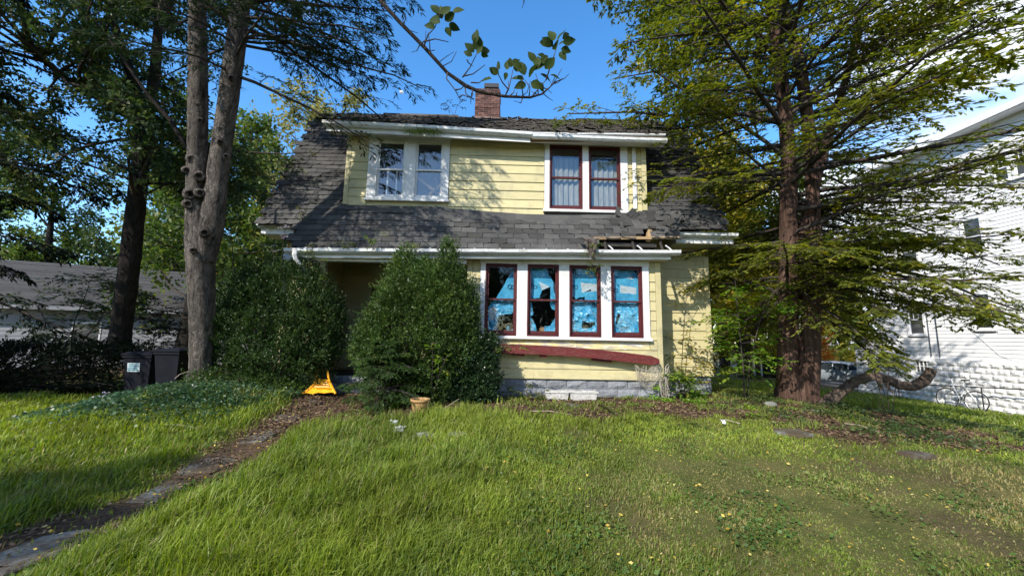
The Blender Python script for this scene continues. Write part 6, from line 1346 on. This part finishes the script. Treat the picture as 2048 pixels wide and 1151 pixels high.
# ---- near branch with big leaves, reaching over from the tree by the photographer
nb = thing('overhanging_branch', 'near bare branch with clusters of big leaves crossing the blue sky', 'branch', (-2.6, 1.0, 4.6))
bl = [(640, -130, 3.2, .034), (755, -5, 3.0, .0185), (800, 45, 2.95, .0155), (850, 96, 2.9, .0145), (895, 146, 2.9, .013), (932, 172, 2.85, .0145), (960, 184, 2.85, .0125), (1010, 193, 2.85, .0105), (1060, 195, 2.85, .009), (1085, 188, 2.85, .006), (1112, 163, 2.85, .003)]
MB().tube([T(*p)[:3] for p in bl], [p[3] for p in bl], 7).obj('branch', M['trunk_dark'], nb, True)
tw = [[(848, 92), (856, 70), (870, 55), (882, 20)], [(846, 84), (870, 78), (897, 84)], [(850, 96), (856, 104), (870, 100)], [(895, 146), (893, 158), (910, 180), (918, 195)], [(910, 180), (922, 178), (930, 170)], [(918, 195), (925, 190), (948, 198)], [(925, 155), (940, 135), (955, 105)], [(928, 152), (946, 148), (970, 130)], [(942, 165), (958, 166), (972, 155)], [(935, 120), (936, 125), (945, 132)], [(1010, 192), (1018, 175), (1027, 135)], [(1016, 178), (1005, 165), (997, 150), (996, 130)], [(1058, 194), (1060, 175), (1050, 160)], [(1065, 192), (1075, 180), (1092, 160)], [(1080, 190), (1100, 175), (1112, 150)], [(1092, 160), (1105, 120), (1112, 100)], [(1045, 196), (1042, 206), (1028, 202)], [(1032, 193), (1034, 184)], [(930, 175), (932, 188), (948, 200)], [(1046, -20), (1048, 5), (1044, 17)]]
for k, p in enumerate(tw): MB().tube([np.array(T(x, y, 2.86 + .05 * math.sin(k * 3 + i) * (i > 0), 0)[:3]) for i, (x, y) in enumerate(p)], np.linspace(.006, .0026, len(p)), 5).obj('twig', M['limb'], nb, True)
def big_leaf_mesh(seed):
    r = random.Random(seed); V = []; F = []; prof = [(0, .02), (.12, .22), (.32, .36), (.55, .34), (.78, .20), (.93, .06), (1, 0.0)]
    for i, (u, w) in enumerate(prof):
        dz = -.18 * u * u + r.uniform(-.02, .02)
        V += [(u, -w, dz + w * .28), (u, 0, dz), (u, w, dz + w * .28 + r.uniform(-.03, .03))]
    for i in range(len(prof) - 1):
        for j in range(2): a = i * 3 + j; F.append((a, a + 1, a + 4, a + 3))
    return mesh('leaf', V, F, M['f_big'], True, {'tone': np.full(len(V), r.uniform(.1, .9))})
BL = [big_leaf_mesh(k) for k in range(5)]
lv = [(955, 103, 85, 26), (948, 105, 135, 20), (960, 103, 20, 20), (955, 108, 60, 14), (944, 112, 150, 16), (962, 108, -15, 12), (951, 88, 85, 22), (935, 120, 190, 0), (884, 38, 100, 24), (880, 45, 150, 24), (890, 42, 35, 24), (898, 48, -30, 22), (886, 30, 60, 22), (905, 25, 10, 22), (878, 28, 130, 20), (892, 55, -60, 18), (870, 55, 170, 16), (997, 148, 150, 17), (1000, 138, 110, 16), (1013, 145, -100, 14), (1014, 140, 80, 20), (1024, 128, 30, 16), (1022, 135, 95, 14), (983, 158, 175, 18), (1050, 150, 110, 24), (1058, 155, 60, 24), (1066, 140, 30, 24), (1048, 160, 160, 22), (1075, 135, 90, 26), (1080, 148, -20, 24), (1070, 125, 120, 22), (1090, 138, 45, 22), (1085, 128, 75, 20), (1100, 150, -10, 18), (1052, 168, 200, 20), (1062, 165, -30, 20), (1075, 165, -50, 18), (1044, 140, 140, 20), (1112, 100, 90, 24), (1106, 92, 150, 22), (1118, 90, 30, 24), (1122, 98, -10, 20), (1108, 82, 110, 22), (1116, 80, 60, 24), (1126, 86, 10, 20), (1100, 85, 170, 18), (1120, 104, -60, 18), (1096, 112, 220, 10), (1125, 78, 45, 18), (1090, 115, 160, 12)]
for k, (px, py, a, s_) in enumerate(lv):
    p = Vector(T(px, py, 2.86 + rnd.uniform(-.06, .06), 0)[:3]); ax = Vector(tuple(rt)) * math.cos(R(a)) + Vector(tuple(up)) * math.sin(R(a)) + Vector(tuple(fw)) * rnd.uniform(-.35, .35); ax.normalize()
    n_ = (Vector(tuple(-fw)) + Vector((rnd.gauss(0, .4), rnd.gauss(0, .4), rnd.gauss(0, .5)))).normalized(); y_ = n_.cross(ax).normalized(); n_ = ax.cross(y_)
    L_ = (s_ + 3) / FPX * 2.9 * rnd.uniform(.95, 1.15)
    inst('leaf', BL[k % 5], nb, Matrix(((ax.x * L_, y_.x * L_ * rnd.uniform(.75, 1.0), n_.x * L_, p.x), (ax.y * L_, y_.y * L_ * .9, n_.y * L_, p.y), (ax.z * L_, y_.z * L_ * .9, n_.z * L_, p.z), (0, 0, 0, 1))))

for k in range(26):
    i = rnd.randrange(1, len(bl) - 1); f_ = rnd.random(); a = Vector(T(*bl[i])[:3]).lerp(Vector(T(*bl[i + 1])[:3]), f_); g_ = rnd.uniform(.05, .16); d_ = Vector(tuple(rt)) * rnd.gauss(.2, .7) + Vector(tuple(up)) * rnd.gauss(.1, .9) + Vector(tuple(fw)) * rnd.gauss(0, .7); d_.normalize()
    m_ = a + d_ * g_ * .5 + Vector((rnd.gauss(0, .012), 0, rnd.gauss(0, .012))); MB().tube([a, m_, a + d_ * g_ + Vector((0, 0, .03))], [.005, .0035, .002], 4).obj('twig', M['limb'], nb, True)

# ================================================================== ground cover
rg = np.random.default_rng(101)
def in_house(x, y): return ((x > -5.1) & (x < 3.6) & (y > 8.55) | (x > 3.4) & (x < 5.2) & (y > 9.4)) & (y < 15.6) | (x > 15.9) | ((x > -22) & (x < -10.5) & (y > 16.5 + (x + 14) * .45))
def scatter(n, x0, x1, y0, y1, dens):
    out = []
    have = 0
    while have < n:
        x = rg.uniform(x0, x1, 200000); y = rg.uniform(y0, y1, 200000); ok = (rg.uniform(0, 1, 200000) < dens(x, y)) & ~in_house(x, y) & (np.abs(x) < 1.45 * y + .6)
        out.append(np.stack([x[ok], y[ok]], 1)); have += ok.sum()
        if len(out) > 60: break
    return np.concatenate(out)[:n]
def fall(x, y): d = np.hypot(x, y); return np.minimum(1, (3.2 / np.maximum(d, .5)) ** 1.55)
def grass(n, x0, x1, y0, y1, dens, hfn, tonefn, wscale, name, label):
    P = scatter(n, x0, x1, y0, y1, dens); x, y = P[:, 0], P[:, 1]; n = len(P); d = np.hypot(x, y)
    h = hfn(x, y) * rg.uniform(.45, 1.35, n); w = wscale * (.0066 + .0011 * np.maximum(d - 2.5, 0)) * rg.uniform(.7, 1.3, n)
    az = rg.normal(.35, 1.3, n) + (fbm(x, y, .8, 21) - .5) * 3; lean = np.abs(rg.normal(.38, .26, n)) + .08; bx2, by2 = np.cos(az), np.sin(az)
    z = gz(x, y) - .01; B = np.stack([x, y, z], 1); Dh = np.stack([bx2, by2, np.zeros(n)], 1); sd = rg.uniform(0, 2 * math.pi, n); S = np.stack([np.cos(sd), np.sin(sd), np.zeros(n)], 1)
    H1 = h[:, None]; m = B + UPV * H1 * .55 + Dh * H1 * (lean * .32)[:, None]; tip = B + UPV * H1 * (1 - lean * .45)[:, None] + Dh * H1 * (lean * 1.0)[:, None]; W_ = w[:, None]
    V = np.stack([B - S * W_ * .5, B + S * W_ * .5, m + S * W_ * .42, m - S * W_ * .42, tip], 1).reshape(-1, 3); b = np.arange(n)[:, None] * 5
    o = obj(name, V, [b + np.array([[0, 1, 2, 3]]), b + np.array([[3, 2, 4]])], M['f_grass'], attrs={'tone': np.repeat(np.clip(np.where(rg.uniform(0, 1, n) < .05, rg.uniform(0, .15, n), tonefn(x, y) + rg.normal(0, .16, n)), 0, 1), 5)})
    return tag(o, label, 'grass', kind='stuff')
def lawn_d(x, y): return np.clip(1.02 - soil(x, y) * 1.0, 0, 1) * fall(x, y) * np.clip(-.15 + 2.0 * fbm(x, y, 1.5, 41), .12, 1)
def lawn_h(x, y):
    tall = sstep(.9, -1.2, x) * sstep(.3, .8, pathdist(x, y)) ** .5 + .55 * sstep(5.0, 6.2, y) * sstep(3.2, 1.5, x) * sstep(-1.5, 0, x) + .6 * np.exp(-((x + 3.9) / .8) ** 2 - ((y - 6.7) / .7) ** 2)
    tall = np.clip(tall, 0, 1) * np.where(x < -4.2, .55, 1.0); tall = tall - .35 * sstep(.8, 2.2, x) * sstep(5.4, 4.4, y) * sstep(.35, .6, fbm(x, y, .7, 45)); return (.058 + .14 * np.clip(tall, -.2, 1)) * (.45 + .5 * fbm(x, y, .9, 44) + .65 * vnoise(x, y, 3.4, 46) ** 2)
def lawn_t(x, y):
    dry = sstep(.6, 2.2, x) * (1 - sstep(6.0, 8.0, x)) * sstep(5.8, 4.2, y) * .42; ln = fbm(x, y, .7, 47) - .5
    ln = ln + (fbm(x, y, 2.6, 49) - .5) * .6; return .60 + ln * .72 - dry + .16 * sstep(4.5, 5.6, y) * sstep(-2, 0, x) * (1 - sstep(4.0, 5.0, x)) + .10 * sstep(8, 10, x) + .1 * sstep(-5, -7, x)  # tone raised in the middle band: sunlight put into the grass colour
grass(235000, -15, 16.5, 1.6, 13.5, lawn_d, lawn_h, lawn_t, 1.0, 'grass', 'unmown green lawn grass with tall and worn dry patches')
grass(9000, -6.5, 11, 6.3, 9.4, lambda x, y: sstep(.45, .8, soil(x, y)) * sstep(.50, .62, fbm(x, y, 2.4, 61)) * (pathdist(x, y) > .5), lambda x, y: np.full(len(x), .09), lambda x, y: np.full(len(x), .45), 1.1, 'grass', 'thin tufts of grass in the bare earth below the house')
grass(12000, 8, 15.9, 9, 16, lambda x, y: np.clip(1 - soil(x, y), 0, 1), lambda x, y: np.full(len(x), .14), lambda x, y: .62 + (fbm(x, y, .6, 63) - .5) * .3, 1.4, 'grass', 'rough grass along the white block wall')
def litter(n, x0, x1, y0, y1, dens, size, mat, name, label, lift=.012, flat=.75):
    P = scatter(n, x0, x1, y0, y1, dens); n = len(P); z = gz(P[:, 0], P[:, 1]) + rg.uniform(.0, lift, n) + .01
    a = rg.uniform(0, 2 * math.pi, n); A = np.stack([np.cos(a), np.sin(a), rg.normal(0, .25, n)], 1); Nn = nrm(UPV * flat + rg.normal(0, 1, (n, 3)) * (1 - flat)); L_ = size * rg.uniform(.5, 1.4, n)
    o = leafmesh(name, np.stack([P[:, 0], P[:, 1], z], 1), A, Nn, L_, L_ * rg.uniform(.35, .75, n), rg.uniform(0, 1, n), M[mat], None, .3); return tag(o, label, 'leaves', kind='stuff')
litter(26000, -5.5, 11.5, 5.6, 9.3, lambda x, y: sstep(.3, .8, soil(x, y)) * (.3 + .7 * sstep(.35, .6, fbm(x, y, 2, 71))), .055, 'f_litter', 'dead_leaves', 'brown dead leaves covering the bare earth below the house')
litter(1800, -14, 14, 1.7, 11, lambda x, y: fall(x, y) * .8 * (.4 + .6 * (pathdist(x, y) < .5)), .030, 'f_fallen', 'fallen_leaves', 'small yellow leaves fallen on the lawn and path', .05, .6)
litter(2600, -5, -2.4, 2.0, 8.4, lambda x, y: (pathdist(x, y) < .42) * (.15 + .85 * sstep(.45, .62, fbm(x, y, 2.2, 77))), .038, 'f_litter', 'dead_leaves', 'brown dead leaves along the flagstone path')
# broad-leaved weeds and clover in the lawn
# ground ivy on the bank, dark weeds under the red trunks
def cover(n, dens, x0, x1, y0, y1, size, mat, name, label, hgt):
    P = scatter(n, x0, x1, y0, y1, dens); n = len(P); z = gz(P[:, 0], P[:, 1]) + rg.uniform(.02, 1, n) * hgt * (.4 + .8 * fbm(P[:, 0], P[:, 1], 2.2, 81))
    a = rg.uniform(0, 2 * math.pi, n); A = np.stack([np.cos(a), np.sin(a), rg.normal(.05, .35, n)], 1); Nn = nrm(UPV * .7 + rg.normal(0, .45, (n, 3))); L_ = size * rg.uniform(.6, 1.3, n)
    o = leafmesh(name, np.stack([P[:, 0], P[:, 1], z], 1), A, Nn, L_, L_ * .7, np.clip(fbm(P[:, 0], P[:, 1], 1.4, 83) * .8 - .1 + rg.uniform(0, .3, n), 0, 1), M[mat], None, .25); return tag(o, label, 'ground cover', kind='stuff')
ivyd = lambda x, y: np.clip(1.35 * np.exp(-((x + 5.9) / 1.55) ** 4 - ((y - 6.95) / .95) ** 4) + np.exp(-((x + 4.6) / .95) ** 4 - ((y - 7.75) / .55) ** 4), 0, 1) * sstep(.30, .5, fbm(x, y, 1.5, 85) + .12) * (pathdist(x, y) > .38)
cover(15000, ivyd, -8.5, -3.2, 5.4, 8.8, .055, 'f_ivy', 'ground_ivy', 'mat of blue-green ground ivy on the bank round the forked trunk', .16)
cover(9000, lambda x, y: np.exp(-((x - 7.4) / 2.7) ** 4 - ((y - 7.6) / 1.6) ** 4) * sstep(.40, .58, fbm(x, y, 1.7, 87)), 4, 11, 5.6, 9.6, .05, 'f_dark', 'ground_weeds', 'low dark weeds in the bare earth under the red trunks', .12)
cover(2600, lambda x, y: sstep(.4, .8, soil(x, y)) * sstep(.60, .68, fbm(x, y, 1.5, 89)) * (x < 5), -2, 5.4, 6.6, 9.2, .05, 'f_lime', 'ground_weeds', 'patches of bright low weeds along the grey foundation', .10)
cover(9000, lambda x, y: fall(x, y) * sstep(.56, .64, fbm(x, y, 1.9, 91)) * (soil(x, y) < .5), -11, 12, 2.0, 8.5, .036, 'f_clover', 'lawn_weeds', 'low clover and broad-leaved weeds growing in patches through the lawn', .07)
# grass sprouting from the upper gutter
gP = np.array([atD(800 + 90 * rg.beta(2, 2), 266 + rg.normal(0, 2), 9.05) for _ in range(420)]); n = len(gP); a = rg.uniform(0, 6.28, n)
o = leafmesh('grass', gP, np.stack([np.cos(a) * .6, np.sin(a) * .6 - .3, rg.normal(.6, .6, n)], 1), rg.normal(0, 1, (n, 3)), .14 * rg.uniform(.4, 1.2, n), .012, rg.uniform(.2, .8, n), M['f_grass'], None); tag(o, 'tuft of grass sprouting from the upper gutter above the white windows', 'grass', kind='stuff')
